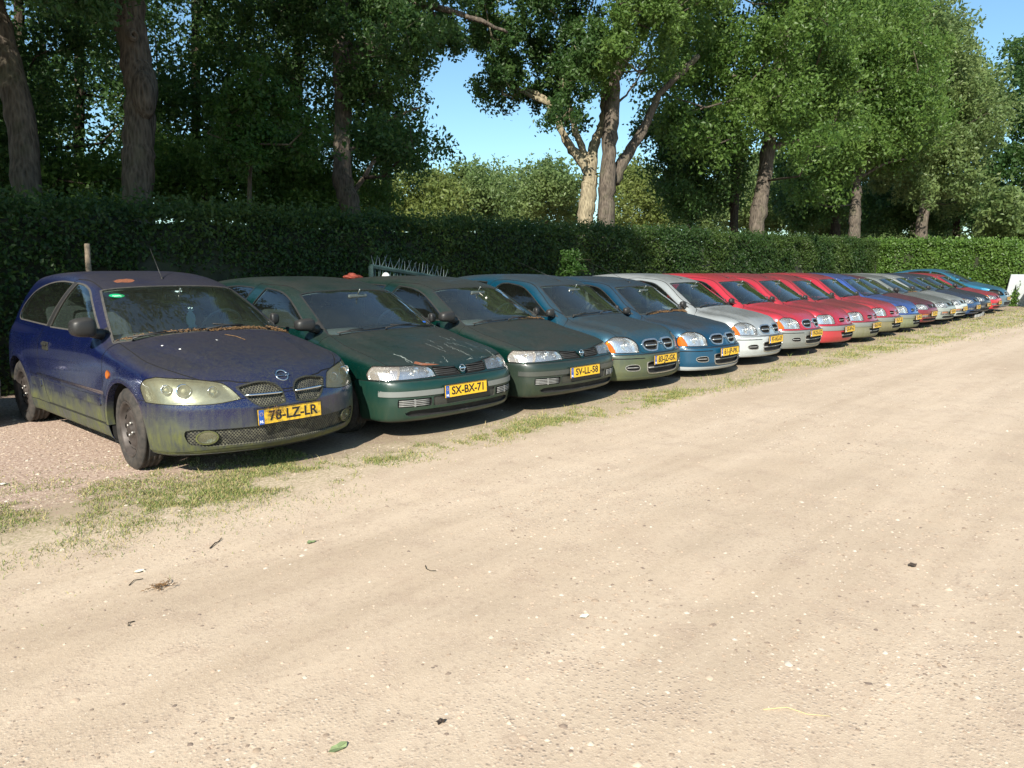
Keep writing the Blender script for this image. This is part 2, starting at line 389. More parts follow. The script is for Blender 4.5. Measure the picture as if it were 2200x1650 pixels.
M['seam'] = simple('panel_gap', (.004, .004, .004), .9); M['well'] = simple('wheel_well', (.012, .011, .010), .95, noise=.3)
M['glass'] = glass_mat('windscreen_glass', (.80, .89, .84), .115); M['sglass'] = glass_mat('side_glass', (.55, .63, .60), .05)
M['lens'] = lens_mat('clear_lens', (.92, .93, .93), .10, (.7, .7, .66)); M['lens_haze'] = lens_mat('hazed_lens', (.86, .88, .76), .44, (.20, .19, .125))
M['orange'] = lens_mat('orange_lens', (.95, .32, .04), .35, (.85, .24, .02))
M['reflector'] = reflector_mat(); M['chrome'] = simple('chrome', (.72, .73, .74), .14, 1.0); M['dull_chrome'] = simple('dull_chrome', (.55, .56, .55), .32, .9, noise=.2)
M['honey'] = mesh_grille_mat(); M['dark'] = simple('dark_opening', (.010, .010, .010), .8, noise=.4)
M['slat'] = trim_mat('grille_slat', (.035, .035, .035), .5); M['vent'] = simple('vent_slat', (.22, .22, .21), .45, noise=.15)
M['lining'] = simple('cabin_lining', (.36, .44, .40), .9, noise=.15, nscale=12); M['dash'] = simple('dashboard_plastic', (.085, .095, .09), .7, noise=.2)
M['seat'] = cloth_mat('seat_cloth', (.09, .10, .10)); M['wheelring'] = simple('steering_rim', (.30, .32, .31), .5)
M['tyre'] = tyre_mat(); M['rim'] = simple('rusty_steel_rim', (.06, .05, .045), .6, .3, noise=.35, nscale=14); M['bolt'] = simple('wheel_bolt', (.35, .34, .32), .4, .8, noise=.3)
M['plate'] = plate_mat(); M['plate_blue'] = simple('plate_blue', (.02, .09, .38), .45, noise=.15); M['plate_black'] = simple('plate_characters', (.012, .012, .012), .5); M['white'] = simple('white_print', (.8, .8, .78), .5)
M['debris'] = simple('dry_needles', (.17, .095, .04), .95, noise=.5, nscale=60); M['rust'] = simple('rust_patch', (.19, .065, .03), .9, noise=.3, nscale=70)
M['bulb'] = simple('bulb_glass', (.75, .72, .62), .2); M['peel'] = simple('peeled_lacquer', (.22, .25, .23), .7, noise=.3); M['mirrorglass'] = simple('mirror_glass', (.10, .12, .115), .25, .3)
M['green_sticker'] = simple('green_sticker', (.01, .42, .16), .5); M['cyan'] = simple('pale_card', (.65, .95, .88), .6, noise=.1)
# ------------------------------------------------------------------ car bodies
def body_field(s):
    hood, yf, plan, W, Wy, yr, planr, roof, gw, gy = (pchip(s[k]) for k in ('hood', 'yf', 'plan', 'W', 'Wy', 'yr', 'planr', 'roof', 'gw', 'gy'))
    crown, wsc, zb, R0 = s['crown'], s['wsc'], s['zb'], s['archR']
    ys = np.linspace(-.3, s['L']+.3, 900); rs = np.gradient(roof(ys), ys); slope = lambda y: np.sqrt(1+np.interp(y, ys, rs)**2)
    hs = np.gradient(hood(ys), ys); hslope = lambda y: np.sqrt(1+np.interp(y, ys, hs)**2)
    ext = s.get('extra')
    def F(x, y, z):
        ax = np.abs(x)
        w = W(z)*Wy(y)
        for yw in s['axles']:
            d = np.hypot(y-yw, z-s['wheelR']); w = w+s['flare']*np.exp(-((d-R0-.02)/.055)**2)*(z < .85)
        side_ = ax-w
        fr = yf(z)+plan(ax)-y
        pe = plan(np.minimum(ax, .75))*s.get('hoodplan', .7)
        hy = y-pe
        h = hood(hy)-crown*ax**2*np.clip(y*1.2, .3, 1)
        if ext: h = h+ext(ax, y)
        top = (z-h)/hslope(hy)
        rr = y-(yr(z)-planr(ax))
        lo = smax(side_, fr, s.get('kf', .07)); lo = smax(lo, rr, .12); lo = smax(lo, top, s.get('kt', .12)); lo = smax(lo, zb-z, .05)
        ye = y-wsc*ax**2
        gt = (z-(roof(ye)-.035*(ax/.6)**4))/slope(ye)
        gs = (ax-gw(z)*gy(y))
        g = smax(gt, gs, s.get('kg', .07)); g = smax(g, rr+.01, .10); g = np.maximum(np.maximum(g, .55-z), s['roof'][0][0]+.1-y)
        return smin(lo, g, .03)
    return F
def wheel(parent, x, y, r, w, sx, spec_hole=14, rimr=.205):
    """sx: side the face looks to"""
    e = bpy.data.objects.new('wheel', None); COL.objects.link(e); e.parent = parent; e.location = (x, y, r); e.empty_display_size = .1
    t = MB(); h = w/2
    prof = [(rimr, -h*.75), (rimr+.012, -h*.92), (r-.055, -h*1.02), (r-.018, -h*.90), (r-.004, -h*.72)]
    for k in range(4):
        a = -h*.6+k*h*.4
        prof += [(r, a-h*.1), (r, a+h*.1), (r-.008, a+h*.13), (r-.008, a+h*.27)] if k < 3 else [(r, a-h*.1), (r, a+h*.1)]
    prof += [(r-.004, h*.72), (r-.018, h*.90), (r-.055, h*1.02), (rimr+.012, h*.92), (rimr, h*.75), (rimr, -h*.75)]
    t.lathe(prof, n=56); t.build('tyre', M['tyre'], e)
    m = MB(); f = sx*h
    m.lathe([(rimr+.006, f*.90), (rimr-.004, f*.93), (rimr-.02, f*.78), (rimr-.03, f*.35), (rimr-.045, f*.30), (rimr-.075, f*.62), (rimr-.10, f*.66), (.075, f*.52), (.068, f*.60), (.035, f*.62), (.03, f*.78), (0.0, f*.80)], n=48, mat=0)
    rr = rimr-.056
    for k in range(spec_hole):
        a = 2*math.pi*k/spec_hole; c = Vector((f*.455, math.cos(a)*rr, math.sin(a)*rr)); u = Vector((sx*.35, -math.cos(a), -math.sin(a))).normalized(); v = Vector((0, -math.sin(a), math.cos(a))); nn = u.cross(v)*sx*-1
        nn = Vector((sx, math.cos(a)*.9, math.sin(a)*.9)).normalized(); u = (Vector((0, math.cos(a), math.sin(a)))-nn*nn.dot(Vector((0, math.cos(a), math.sin(a))))).normalized()
        ring = [c+nn*.012+u*.014*math.cos(b)+v*.021*math.sin(b) for b in (2*math.pi*q/10 for q in range(10))]
        m.add(ring, [tuple(range(10)) if sx < 0 else tuple(range(10))], 1)
    for k in range(4):
        a = 2*math.pi*k/4+.4; c = (f*.58, math.cos(a)*.052, math.sin(a)*.052)
        m.lathe([(.011, 0), (.011, sx*.018), (.007, sx*.022), (0, sx*.022)], c=c, n=6, mat=2, smooth=False)
    m.build('rim', [M['rim'], M['dark'], M['bolt']], e)
    return e
def text_mesh(txt, size, squeeze=1.0):
    c = bpy.data.curves.new('characters', 'FONT'); c.body = txt; c.size = size; c.align_x = 'CENTER'; c.align_y = 'CENTER'; c.offset = size*.022; c.resolution_u = 3; c.extrude = .0008
    o = bpy.data.objects.new('tmp', c); COL.objects.link(o); bpy.context.view_layer.update()
    me = bpy.data.meshes.new_from_object(o.evaluated_get(bpy.context.evaluated_depsgraph_get())); bpy.data.objects.remove(o)
    w = max((v.co.x for v in me.vertices), default=1)-min((v.co.x for v in me.vertices), default=0)
    return me, w
def number_plate(parent, txt, y, z, tilt=0.0, grime_v=.2, blue=True, rz=0.0, x=0.0, holder=True):
    p = MB(); p.box((0, 0, 0), (.52, .006, .11), 0, bev=.0025)
    if holder: p.box((0, .006, 0), (.535, .006, .125), 1, bev=.002)
    o = p.build('number_plate', [M['plate'], M['black_trim']], parent); o.location = (x, y, z); o.rotation_euler = (tilt, rz[0] if isinstance(rz, tuple) else 0, rz[1] if isinstance(rz, tuple) else rz); o['grime'] = grime_v
    f = MB(); b = .0035   # raised black border
    for c, d in (((0, -b, .0525), (.514, .002, .003)), ((0, -b, -.0525), (.514, .002, .003)), ((.2565, -b, 0), (.003, .002, .102)), ((-.2565, -b, 0), (.003, .002, .102))): f.box(c, d)
    f.build('plate_border', M['plate_black'], o)
    me, w = text_mesh(txt, .098); k = .40/w
    me.transform(Matrix.Translation((.022, -.0036, 0)) @ Matrix.Rotation(math.pi/2, 4, 'X') @ Matrix.Diagonal((k, 1.02, 1, 1)))
    me.materials.clear(); me.materials.append(M['plate_black']); t = link('plate_characters', me, o)
    if blue:
        q = MB(); q.box((-.236, -.0036, 0), (.040, .002, .104)); q.build('country_strip', M['plate_blue'], o)
        me, w = text_mesh('NL', .034); me.transform(Matrix.Translation((-.236, -.0052, -.033)) @ Matrix.Rotation(math.pi/2, 4, 'X') @ Matrix.Diagonal((.03/w, .8, 1, 1)))
        s = MB(); s.v = [tuple(v.co) for v in me.vertices]; s.f = [tuple(pp.vertices) for pp in me.polygons]; s.m = [0]*len(s.f); s.sm = [False]*len(s.f)
        for k2 in range(12):
            a = 2*math.pi*k2/12; s.box((-.236+.012*math.cos(a), -.0050, .022+.012*math.sin(a)), (.0028, .001, .0028), 1)
        s.build('country_letters', [M['white'], M['plate']], o)
    return o
def badge(parent, y, z, r, rx, lettering=True):
    """round ring with a bar across it"""
    b = MB(); n = 32; vs = []
    ring = [(r+.004*r/.05*math.cos(a)*1.6, .006*math.sin(a)) for a in (2*math.pi*k/8 for k in range(8))]
    b.lathe([(r*1.0+r*.13*math.cos(a), r*.10*math.sin(a)) for a in (2*math.pi*k/8 for k in range(8))], axis='y', n=32, closed=True)
    b.box((0, -.004, 0), (r*2.5, .008, r*.46), 0, bev=.003)
    o = b.build('badge', M['chrome'], parent); o.location = (0, y, z); o.rotation_euler = (rx, 0, 0)
    if lettering:
        me, w = text_mesh('NISSAN', r*.42); k = r*2.0/w
        me.transform(Matrix.Translation((0, -.0088, 0)) @ Matrix.Rotation(math.pi/2, 4, 'X') @ Matrix.Diagonal((k, 1, 1, 1))); me.materials.clear(); me.materials.append(M['plate_black'])
        link('badge_letters', me, o)
    return o
def wiper(parent, p0, p1, p2):
    """pivot p0, arm to p1, blade through p1 of given end p2"""
    w = MB(); a, b, c = Vector(p0), Vector(p1), Vector(p2); w.tube([a, a+Vector((0, 0, .02)), (a+b)/2+Vector((0, -.012, .028)), b+Vector((0, -.008, .014))], [.011, .009, .006, .005], 6)
    d = (c-b); w.tube([b-d*.9, b, c], .0065, 6); w.build('wiper', M['black_trim'], parent)
def interior(root, s):
    i = s['int']; cw, cz = i['w'], i['belt']; y0 = i['dash']
    d = MB(); pr = [(y0-.50, cz-.17), (y0-.44, cz-.10), (y0-.36, cz-.05), (y0-.12, cz-.01), (y0+.02, cz+.005), (y0+.10, cz-.06), (y0+.10, cz-.35)]
    n = 12; vs = []; fs = []
    for k in range(n+1):
        x = -cw+2*cw*k/n; hump = .045*math.exp(-((x-.36)/.17)**2)
        for (yy, zz) in pr: vs.append((x, yy+.16*(x/cw)**2, zz-.02*(x/cw)**4+(hump if yy > y0-.2 and zz > cz-.2 else 0)))
    m = len(pr)
    for k in range(n):
        for j in range(m-1): fs.append((k*m+j, (k+1)*m+j, (k+1)*m+j+1, k*m+j+1))
    d.add(vs, fs, 0, True); d.build('dashboard', M['dash'], root)
    w = MB(); rr = .185; tilt = Euler((R(-62), 0, 0)).to_matrix(); c = Vector((.36, y0+.26, cz-.005))
    pts = [c+tilt @ Vector((rr*math.cos(a), rr*math.sin(a), 0)) for a in (2*math.pi*k/28 for k in range(29))]
    w.tube(pts, .015, 8, cap=False); w.tube([c-tilt @ Vector((rr, 0, 0)), c-Vector((0, .03, 0)), c+tilt @ Vector((rr, 0, 0))], .018, 6); w.tube([c, c-tilt @ Vector((0, rr, 0))], .016, 6); w.tube([c, c+Vector((0, -.2, -.08))], .04, 10)
    w.build('steering_wheel', M['wheelring'], root)
    for sx in (-1, 1):
        q = MB(); x = sx*.36; y = y0+.62
        q.box((x, y+.10, cz-.42), (.48, .52, .16), 0, bev=.05); rot = Euler((R(-18), 0, 0)).to_matrix()
        q.box((x, y+.46, cz-.12), (.47, .12, .58), 0, rot, bev=.055); q.box((x, y+.58, cz+.27), (.25, .085, .17), 0, rot, bev=.04)
        for dx in (-.06, .06): q.tube([(x+dx, y+.53, cz+.12), (x+dx, y+.57, cz+.22)], .006, 6)
        q.build('seat', M['seat'], root)
    q = MB(); q.box((0, i['rear'], cz-.36), (2*cw-.12, .5, .18), 0, bev=.05); q.box((0, i['rear']+.32, cz-.1), (2*cw-.12, .12, .56), 0, Euler((R(-20), 0, 0)).to_matrix(), bev=.05)
    for sx in (-1, 1): q.box((sx*.34, i['rear']+.42, cz+.22), (.24, .08, .13), 0, bev=.035)
    q.build('rear_seat', M['seat'], root)
    mi = MB(); mx, my, mz = i['mirror']; mi.box((mx, my, mz), (.24, .03, .062), 0, Euler((R(8), 0, R(4))).to_matrix(), bev=.014); mi.tube([(mx, my, mz+.02), (mx, my-.05, mz+.085)], .008, 6); mi.build('rear_view_mirror', M['mirrorglass'], root)
def mirror(root, sx, p, size, mat, neck=True):
    x, y, z = p; w, d, h = size; bm = bmesh.new(); bmesh.ops.create_icosphere(bm, subdivisions=3, radius=1)
    for v in bm.verts:
        c = v.co; q = Vector([math.copysign(abs(t)**.62, t) for t in c]); q *= 1/max(1, q.length/1.28)
        v.co = Vector((sx*(q.x*w/2)+sx*x, y+(q.y*d/2 if q.y < 0 else q.y*d*.18)+.01*q.x, z+q.z*h/2*(1-.12*q.x)))
    vs = [v.co.copy() for v in bm.verts]; fs = [tuple(v.index for v in f.verts) for f in bm.faces]; bm.free()
    m = MB(); m.add(vs, fs, 0, True)
    m.tube([(sx*(x-w*.3), y, z-h*.30), (sx*(x-w*.55-.05), y+.02, z-h*.42)], [.035, .045], 8, mat=1)
    o = m.build('wing_mirror', [mat, M['black_trim']], root)
    g = MB(); g.box((sx*x, y+d*.12, z), (w*.8, .008, h*.74), 0, bev=.003); g.build('mirror_glass', M['mirrorglass'], o)
    return o
def make_car(s, res, name='parked_car'):
    F = body_field(s); L = s['L']
    V, T, N = surfnet(F, (-s['half']-.1, -.08, s['zb']-.06), (s['half']+.1, L+.08, s['H']+.06), res)
    feats = list(s['feats'])
    V, T, N = cut(V, T, N, lambda P: P[:, 2]-(s['zb']+.014))
    R0 = s['archR']
    arch = lambda P: np.maximum(np.minimum(np.hypot(P[:, 1]-s['axles'][0], P[:, 2]-s['wheelR']), np.hypot(P[:, 1]-s['axles'][1], P[:, 2]-s['wheelR']))-R0, .42-np.abs(P[:, 0]))
    V, T, N = cut(V, T, N, arch)
    cen = V[T].mean(1); T = T[arch(cen) > 0]
    for f in feats:
        g = f.get('gap', 0)
        V, T, N = cut(V, T, N, f['fn'])
        if g: V, T, N = cut(V, T, N, f['fn'], g)
        if f.get('frame'): V, T, N = cut(V, T, N, f['fn'], f['frame'])
        if f.get('inner'): V, T, N = cut(V, T, N, f['fn'], -f['inner'])
    cen = V[T].mean(1); nz = N[T].mean(1)[:, 2]
    lab = np.full(len(T), -1); names = ['body']
    def put(nm, mask):
        if nm not in names: names.append(nm)
        lab[(lab < 0) & mask] = names.index(nm)
    put('underbody', cen[:, 2] < s['zb']+.014)
    for f in feats:
        d = f['fn'](cen)
        if f.get('inner'): put(f['edge'], (d < 0) & (d > -f['inner']))
        if f.get('part'): put(f['part'], d < 0)
        if f.get('gap'): put('panel_gap', (d >= 0) & (d < f['gap']))
        if f.get('frame'): put(f['edge'], (d >= 0) & (d < f['frame']))
    lab[lab < 0] = 0
    root = empty(name)
    parts = {}; opts = s['parts']
    for i, nm in enumerate(names):
        m = lab == i
        if not m.any(): continue
        op = opts.get(nm, {}); sides = ((-1, 1) if op.get('lr') else (0,))
        for sx in sides:
            mm = m if sx == 0 else m & (np.sign(cen[:, 0]) == sx)
            if not mm.any(): continue
            v, t, n = sub(V, T, N, mm); mats = [M[op.get('mat', 'paint')]]; mi = None
            sh = op.get('shift', 0)
            if sh: v, t, n = shift(v, t, n, sh)
            if nm in ('body', 'bumper', 'underbody') and nm != 'underbody':
                # return flange round the wheel arches
                B = bedges(t); P = v[B].mean(1); am = np.abs(np.min([np.hypot(P[:, 1]-a, P[:, 2]-s['wheelR']) for a in s['axles']], axis=0)-R0) < .012; B = B[am]
                if len(B):
                    bu, inv = np.unique(B, return_inverse=True); b2 = inv.reshape(-1, 2); k = len(bu); p0 = v[bu]; p1 = p0.copy(); p1[:, 0] -= np.sign(p0[:, 0])*.05
                    nn = np.zeros((k, 3)); ai = np.argmin([np.hypot(p0[:, 1]-a, p0[:, 2]-s['wheelR']) for a in s['axles']], axis=0); nn[:, 1] = np.array(s['axles'])[ai]-p0[:, 1]; nn[:, 2] = s['wheelR']-p0[:, 2]; nn /= np.linalg.norm(nn, axis=1)[:, None]
                    base = len(v); v = np.concatenate([v, p0, p1]); n = np.concatenate([n, nn, nn]); a, b = base+b2[:, 0], base+b2[:, 1]
                    t = np.concatenate([t, np.stack([b, a, a+k], 1), np.stack([b, a+k, b+k], 1)])
            par = root
            pn = op.get('parent')
            if pn: par = parts.get((pn, sx)) or parts.get((pn, 0)) or root
            me = mesh_from(op.get('name', nm), v, t, n, mats)
            o = link(op.get('name', nm), me, par); parts[(nm, sx)] = o
            if op.get('housing'):
                hv, ht, hn = sub(V, T, N, mm); hv = hv-hn*.004; nh = hn*.25+np.array([0, -.75, 0]); nh /= np.linalg.norm(nh, axis=1)[:, None]; hv, ht, _ = shift(hv, ht, nh, -op['housing']); hn = None
                # flip nothing: reflector faces outwards already
                h = link('lamp_bowl', mesh_from('lamp_bowl', hv, ht, hn, [M[op.get('bowlmat', 'reflector')]]), o)
    # cabin lining
    gl = [i for i, nm in enumerate(names) if opts.get(nm, {}).get('glass')]
    m = ~np.isin(lab, gl) & (cen[:, 2] > s['int']['belt']-.30) & (cen[:, 1] > s['int']['dash']-.5) & (cen[:, 1] < L-.05)
    v, t, n = sub(V, T, N, m); link('cabin_lining', mesh_from('cabin_lining', v-n*.018, t[:, ::-1], -n, [M['lining']]), root)
    # wheel wells, floor
    w = MB()
    for yw in s['axles']:
        for sx in (-1, 1):
            a0, a1 = R(-25), R(205); pr = []; k = 16; x0, x1 = sx*.40, sx*(s['half']-.045)
            vs = []; fs = []
            for j in range(k+1):
                a = a0+(a1-a0)*j/k
                for x in (x0, x1): vs.append((x, yw+(R0+.012)*math.cos(a), s['wheelR']+(R0+.012)*math.sin(a)))
            for j in range(k): fs.append((2*j, 2*j+1, 2*j+3, 2*j+2))
            o = len(vs); vs.append((x0, yw, s['wheelR']-.05)); fs += [(2*j, 2*j+2, o) for j in range(k)]
            w.add(vs, fs, 0, True)
    w.box((0, L*.5, s['zb']+.12), (1.1, L-.7, .05), 0)
    w.build('wheel_well', M['well'], root)
    for sx in (-1, 1):
        for k, yw in enumerate(s['axles']): 
            e = wheel(root, sx*s['track'], yw, s['wheelR'], s.get('tyreW', .185), sx)
            if k == 0: e.rotation_euler = (rnd.uniform(0, 6) if False else 0, 0, R(s.get('steer', 0)))
    interior(root, s)
    s['fit'](root, F, parts)
    if s.get('warp'):
        wy, dy = s['warp']
        for o in all_kids(root):
            if o.type != 'MESH' or o.parent.name.startswith('wheel') or o.location.length > .01 or o.parent.location.length > .01: continue
            me = o.data; co = np.empty(len(me.vertices)*3, np.float32); me.vertices.foreach_get('co', co); co[1::3] += np.interp(co[1::3], wy, dy).astype(np.float32); me.vertices.foreach_set('co', co); me.update()
    return root
def surf_y(F, x, z, y0=-.1, y1=1.5):
    """front surface position"""
    ys = np.linspace(y0, y1, 1600); v = F(np.full(1600, x), ys, np.full(1600, z)); k = np.argmax(v < 0); return float(ys[k])
def surf_z(F, x, y):
    zs = np.linspace(1.8, .3, 1500); v = F(np.full(1500, x), np.full(1500, y), zs); return float(zs[np.argmax(v < 0)])
def surf_x(F, y, z):
    xs = np.linspace(1.1, .2, 1000); v = F(xs, np.full(1000, y), np.full(1000, z)); return float(xs[np.argmax(v < 0)])
def norm_at(F, p):
    g, _ = grad(F, np.array([p], float)); g = g[0]/np.linalg.norm(g[0]); return Vector(g)
def colour_car(root, col, dust=.9, algae=.0, bumper=None):
    for c in all_kids(root):
        c.color = (*col, 1); c['dust'] = dust; c['algae'] = algae
        if bumper and c.name.split('.')[0] in ('bumper', 'chin_spoiler'): c.color = (*bumper, 1)
def all_kids(o):
    out = []
    for c in o.children: out.append(c); out += all_kids(c)
    return out
def copy_tree(o, parent=None):
    c = o.copy(); COL.objects.link(c)
    if parent is not None: c.parent = parent
    for ch in KID.get(o.name, ()): copy_tree(bpy.data.objects[ch], c)
    return c
# ------------------------------------------------------------------ specifications of the kinds of car
def aerial(root, p, q, r=.0035):
    a = MB(); a.tube([p, Vector(p)+(Vector(q)-Vector(p))*.06], [.011, .008], 8); a.tube([p, q], [r, r*.5], 6); a.build('aerial', M['black_trim'], root)
def litter(root, F, pts, n, name='needle_litter', spread=.03):
    """dry needles and scraps lying along a line of (x, y)"""
    m = MB(); r = random.Random(5)
    for _ in range(n):
        k = r.random()*(len(pts)-1); i = int(k); t = k-i; x = pts[i][0]*(1-t)+pts[i+1][0]*t+r.gauss(0, spread); y = pts[i][1]*(1-t)+pts[i+1][1]*t+r.gauss(0, spread*.35)
        z = surf_z(F, x, y)+.004+abs(r.gauss(0, .006)); a = r.uniform(0, 6.3); l = r.uniform(.008, .024); d = Vector((math.cos(a), math.sin(a), r.uniform(-.3, .5)))*l; c = Vector((x, y, z)); w = d.cross(Vector((0, 0, 1))).normalized()*.0022
        m.add([c-d-w, c-d+w, c+d+w, c+d-w, c+Vector((0, 0, .004))], [(0, 1, 4), (1, 2, 4), (2, 3, 4), (3, 0, 4)])
    return m.build(name, M['debris'], root)
# ---- family hatchback, three doors (blue)
def spec_hatch():
    s = dict(L=4.30, half=.86, H=1.475, zb=.17, axles=(.90, 3.55), wheelR=.305, archR=.352, flare=.012, track=.745, crown=.055, wsc=.27, steer=-4, tyreW=.185,
        hood=[(-.1, .56), (0, .635), (.06, .682), (.12, .714), (.2, .75), (.35, .80), (.6, .857), (.9, .912), (1.2, .955), (1.45, .972), (2.5, .985), (4.4, 1.01)],
        yf=[(.05, .20), (.15, .085), (.2, .05), (.28, .015), (.36, .0), (.50, .0), (.56, .012), (.61, .035), (.69, .075), (.80, .16), (1.5, .5)],
        plan=[(0, 0), (.2, .018), (.4, .075), (.55, .14), (.66, .21), (.75, .30), (.81, .40), (.86, .58), (1.0, .95)],
        W=[(.1, .80), (.2, .815), (.33, .838), (.5, .85), (.66, .858), (.8, .85), (.9, .828), (1.02, .79), (1.3, .70), (1.6, .6)],
        Wy=[(-.1, .97), (.6, .985), (1.2, 1), (3.2, 1), (3.9, .985), (4.4, .95)],
        yr=[(.05, 4.15), (.2, 4.23), (.4, 4.29), (.6, 4.30), (.8, 4.26), (1.0, 4.16), (1.2, 4.02), (1.35, 3.88), (1.5, 3.72)],
        planr=[(0, 0), (.4, .03), (.6, .09), (.75, .2), (.86, .42), (1, .7)],
        roof=[(.6, .70), (1.0, .885), (1.2, .99), (1.45, 1.12), (1.7, 1.245), (1.88, 1.325), (1.98, 1.358), (2.1, 1.392), (2.3, 1.430), (2.55, 1.458), (2.85, 1.470), (3.2, 1.462), (3.6, 1.432), (4.4, 1.32)],
        gw=[(.5, .86), (.85, .83), (.97, .795), (1.1, .745), (1.25, .675), (1.36, .61), (1.42, .57), (1.5, .50)], gy=[(.8, .97), (1.6, 1.0), (2.6, 1.0), (3.4, .975), (4.3, .92)],
        extra=lambda ax, y: .016*np.clip((.60-.22*np.clip(1-y, 0, 1)-ax)/.10, 0, 1)*np.clip((y-.25)/.3, 0, 1)*np.clip((1.4-y)/.3, 0, 1))
    nose = [(.0, .60), (.36, .615), (.5, .60)]
    lamp_f = [(.345, .505), (.55, .495), (.72, .51), (.90, .54), (.95, .66), (.80, .685), (.66, .69), (.50, .675), (.375, .655, 1), (.35, .63)]
    lamp = AND(front(spline([(.352, .572, 1), (.52, .550), (.72, .552), (1.0, .565, 1), (1.0, .80, 1), (.80, .735), (.62, .716), (.48, .692), (.415, .662)]), 1.2), side(spline([(-.2, .3, 1), (.42, .44, 1), (.53, .56), (.585, .645), (.56, .705), (.46, .74), (.38, .83, 1), (-.2, .83, 1)]), .2))
    bonnet = AND(topv(spline([(-.1, .02, 1), (.2, .03), (.36, .09), (.48, .20), (.60, .33), (.69, .50), (.728, .72), (.722, 1.0), (.705, 1.30, 1), (.5, 1.21), (.3, 1.175), (-.1, 1.16, 1)]), .55), front(spline([(-.1, .612, 1), (.1, .618), (.2, .668), (.33, .684), (.45, .70), (1.0, .70, 1), (1.0, 1.3, 1), (-.1, 1.3, 1)]), 2.0))
    ws = topv(spline([(-.1, 1.18, 1), (.3, 1.195), (.58, 1.245), (.728, 1.315, 1), (.64, 1.70), (.565, 1.985, 1), (.3, 1.925), (-.1, 1.905, 1)]), .93)
    grl = front(spline([(.052, .525, 1), (.20, .508), (.285, .552), (.352, .645, 1), (.21, .668), (.10, .652), (.052, .605, 1)]), .6)
    intake = front(spline([(-.1, .235, 1), (.5, .242), (.63, .255), (.675, .275), (.70, .345), (.66, .372), (.5, .368), (-.1, .365, 1)]), 1.0)
    fog = front([(.575+.058*math.cos(a), .312+.043*math.sin(a)) for a in (2*math.pi*k/24 for k in range(24))], 1.0)
    lip = front(spline([(-.1, .10, 1), (1.2, .10, 1), (1.2, .20, 1), (.68, .21, 1), (.45, .222), (-.1, .222, 1)]), 1.0)
    dwin = side(spline([(1.54, .985, 1), (1.67, 1.065), (1.87, 1.185), (2.06, 1.285), (2.24, 1.338), (2.43, 1.358, 1), (2.55, 1.19), (2.64, .985, 1)]), .4)
    sail = side([(1.37, .975), (1.525, .985), (1.525, 1.06)], .4)
    qwin = side(spline([(2.76, .995, 1), (2.66, 1.19), (2.54, 1.360, 1), (2.85, 1.37), (3.2, 1.345), (3.52, 1.27), (3.72, 1.13), (3.74, 1.04), (3.66, 1.01, 1)]), .4)
    bpil = side([(2.40, 1.372), (2.56, 1.372), (2.80, .98), (2.62, .98)], .4)
    door = side(spline([(1.31, .30, 1), (1.27, .5), (1.27, .8), (1.31, .955), (1.55, 1.09), (1.85, 1.26), (2.12, 1.365), (2.5, 1.392, 1), (2.70, 1.25), (2.80, 1.02), (2.84, .8), (2.80, .55), (2.70, .30, 1)]), .555)
    mould = side(rrect(1.36, .43, 2.70, .50, .02), .4); mould2 = side(rrect(2.83, .43, 3.12, .50, .02), .4)
    sill = side([(1.22, .10), (3.25, .10), (3.22, .285), (1.24, .285)], .4)
    bump = AND(lambda P: P[:, 2]-(.562+.025*np.clip(1-np.abs(P[:, 0])/.5, 0, 1)), lambda P: P[:, 1]-.62)
    hatchw = rearf(spline([(-.1, 1.0, 1), (.6, 1.02), (.56, 1.25), (.45, 1.36), (-.1, 1.39, 1)]), 3.7)
    indic = side([(1.14+.035*math.cos(a), .695+.028*math.sin(a)) for a in (2*math.pi*k/16 for k in range(16))], .4)
    flap = side([(2.93, .60), (2.93, .60)], .4)
    s['feats'] = [dict(part='lamp', fn=lamp, gap=.005), dict(part='fog', fn=fog, frame=.009, edge='fogring'), dict(part='grille', fn=grl, frame=.010, edge='grille_edge'), dict(part='intake', fn=intake),
        dict(part='lip', fn=lip), dict(part='indicator', fn=indic), dict(part='ws', fn=ws, frame=.018, edge='ws_seal'),
        dict(part='dwin', fn=dwin, frame=.012, edge='win_seal'), dict(part='qwin', fn=qwin, frame=.012, edge='win_seal'), dict(part='bpil', fn=bpil), dict(part='sail', fn=sail), dict(part='hatchw', fn=hatchw, frame=.02, edge='win_seal'),
        dict(part='bonnet', fn=bonnet, gap=.008), dict(part='moulding', fn=mould), dict(part='moulding', fn=mould2), dict(part='door', fn=door, gap=.008), dict(part='sill', fn=sill, gap=.005), dict(part='bumper', fn=bump, gap=.005)]
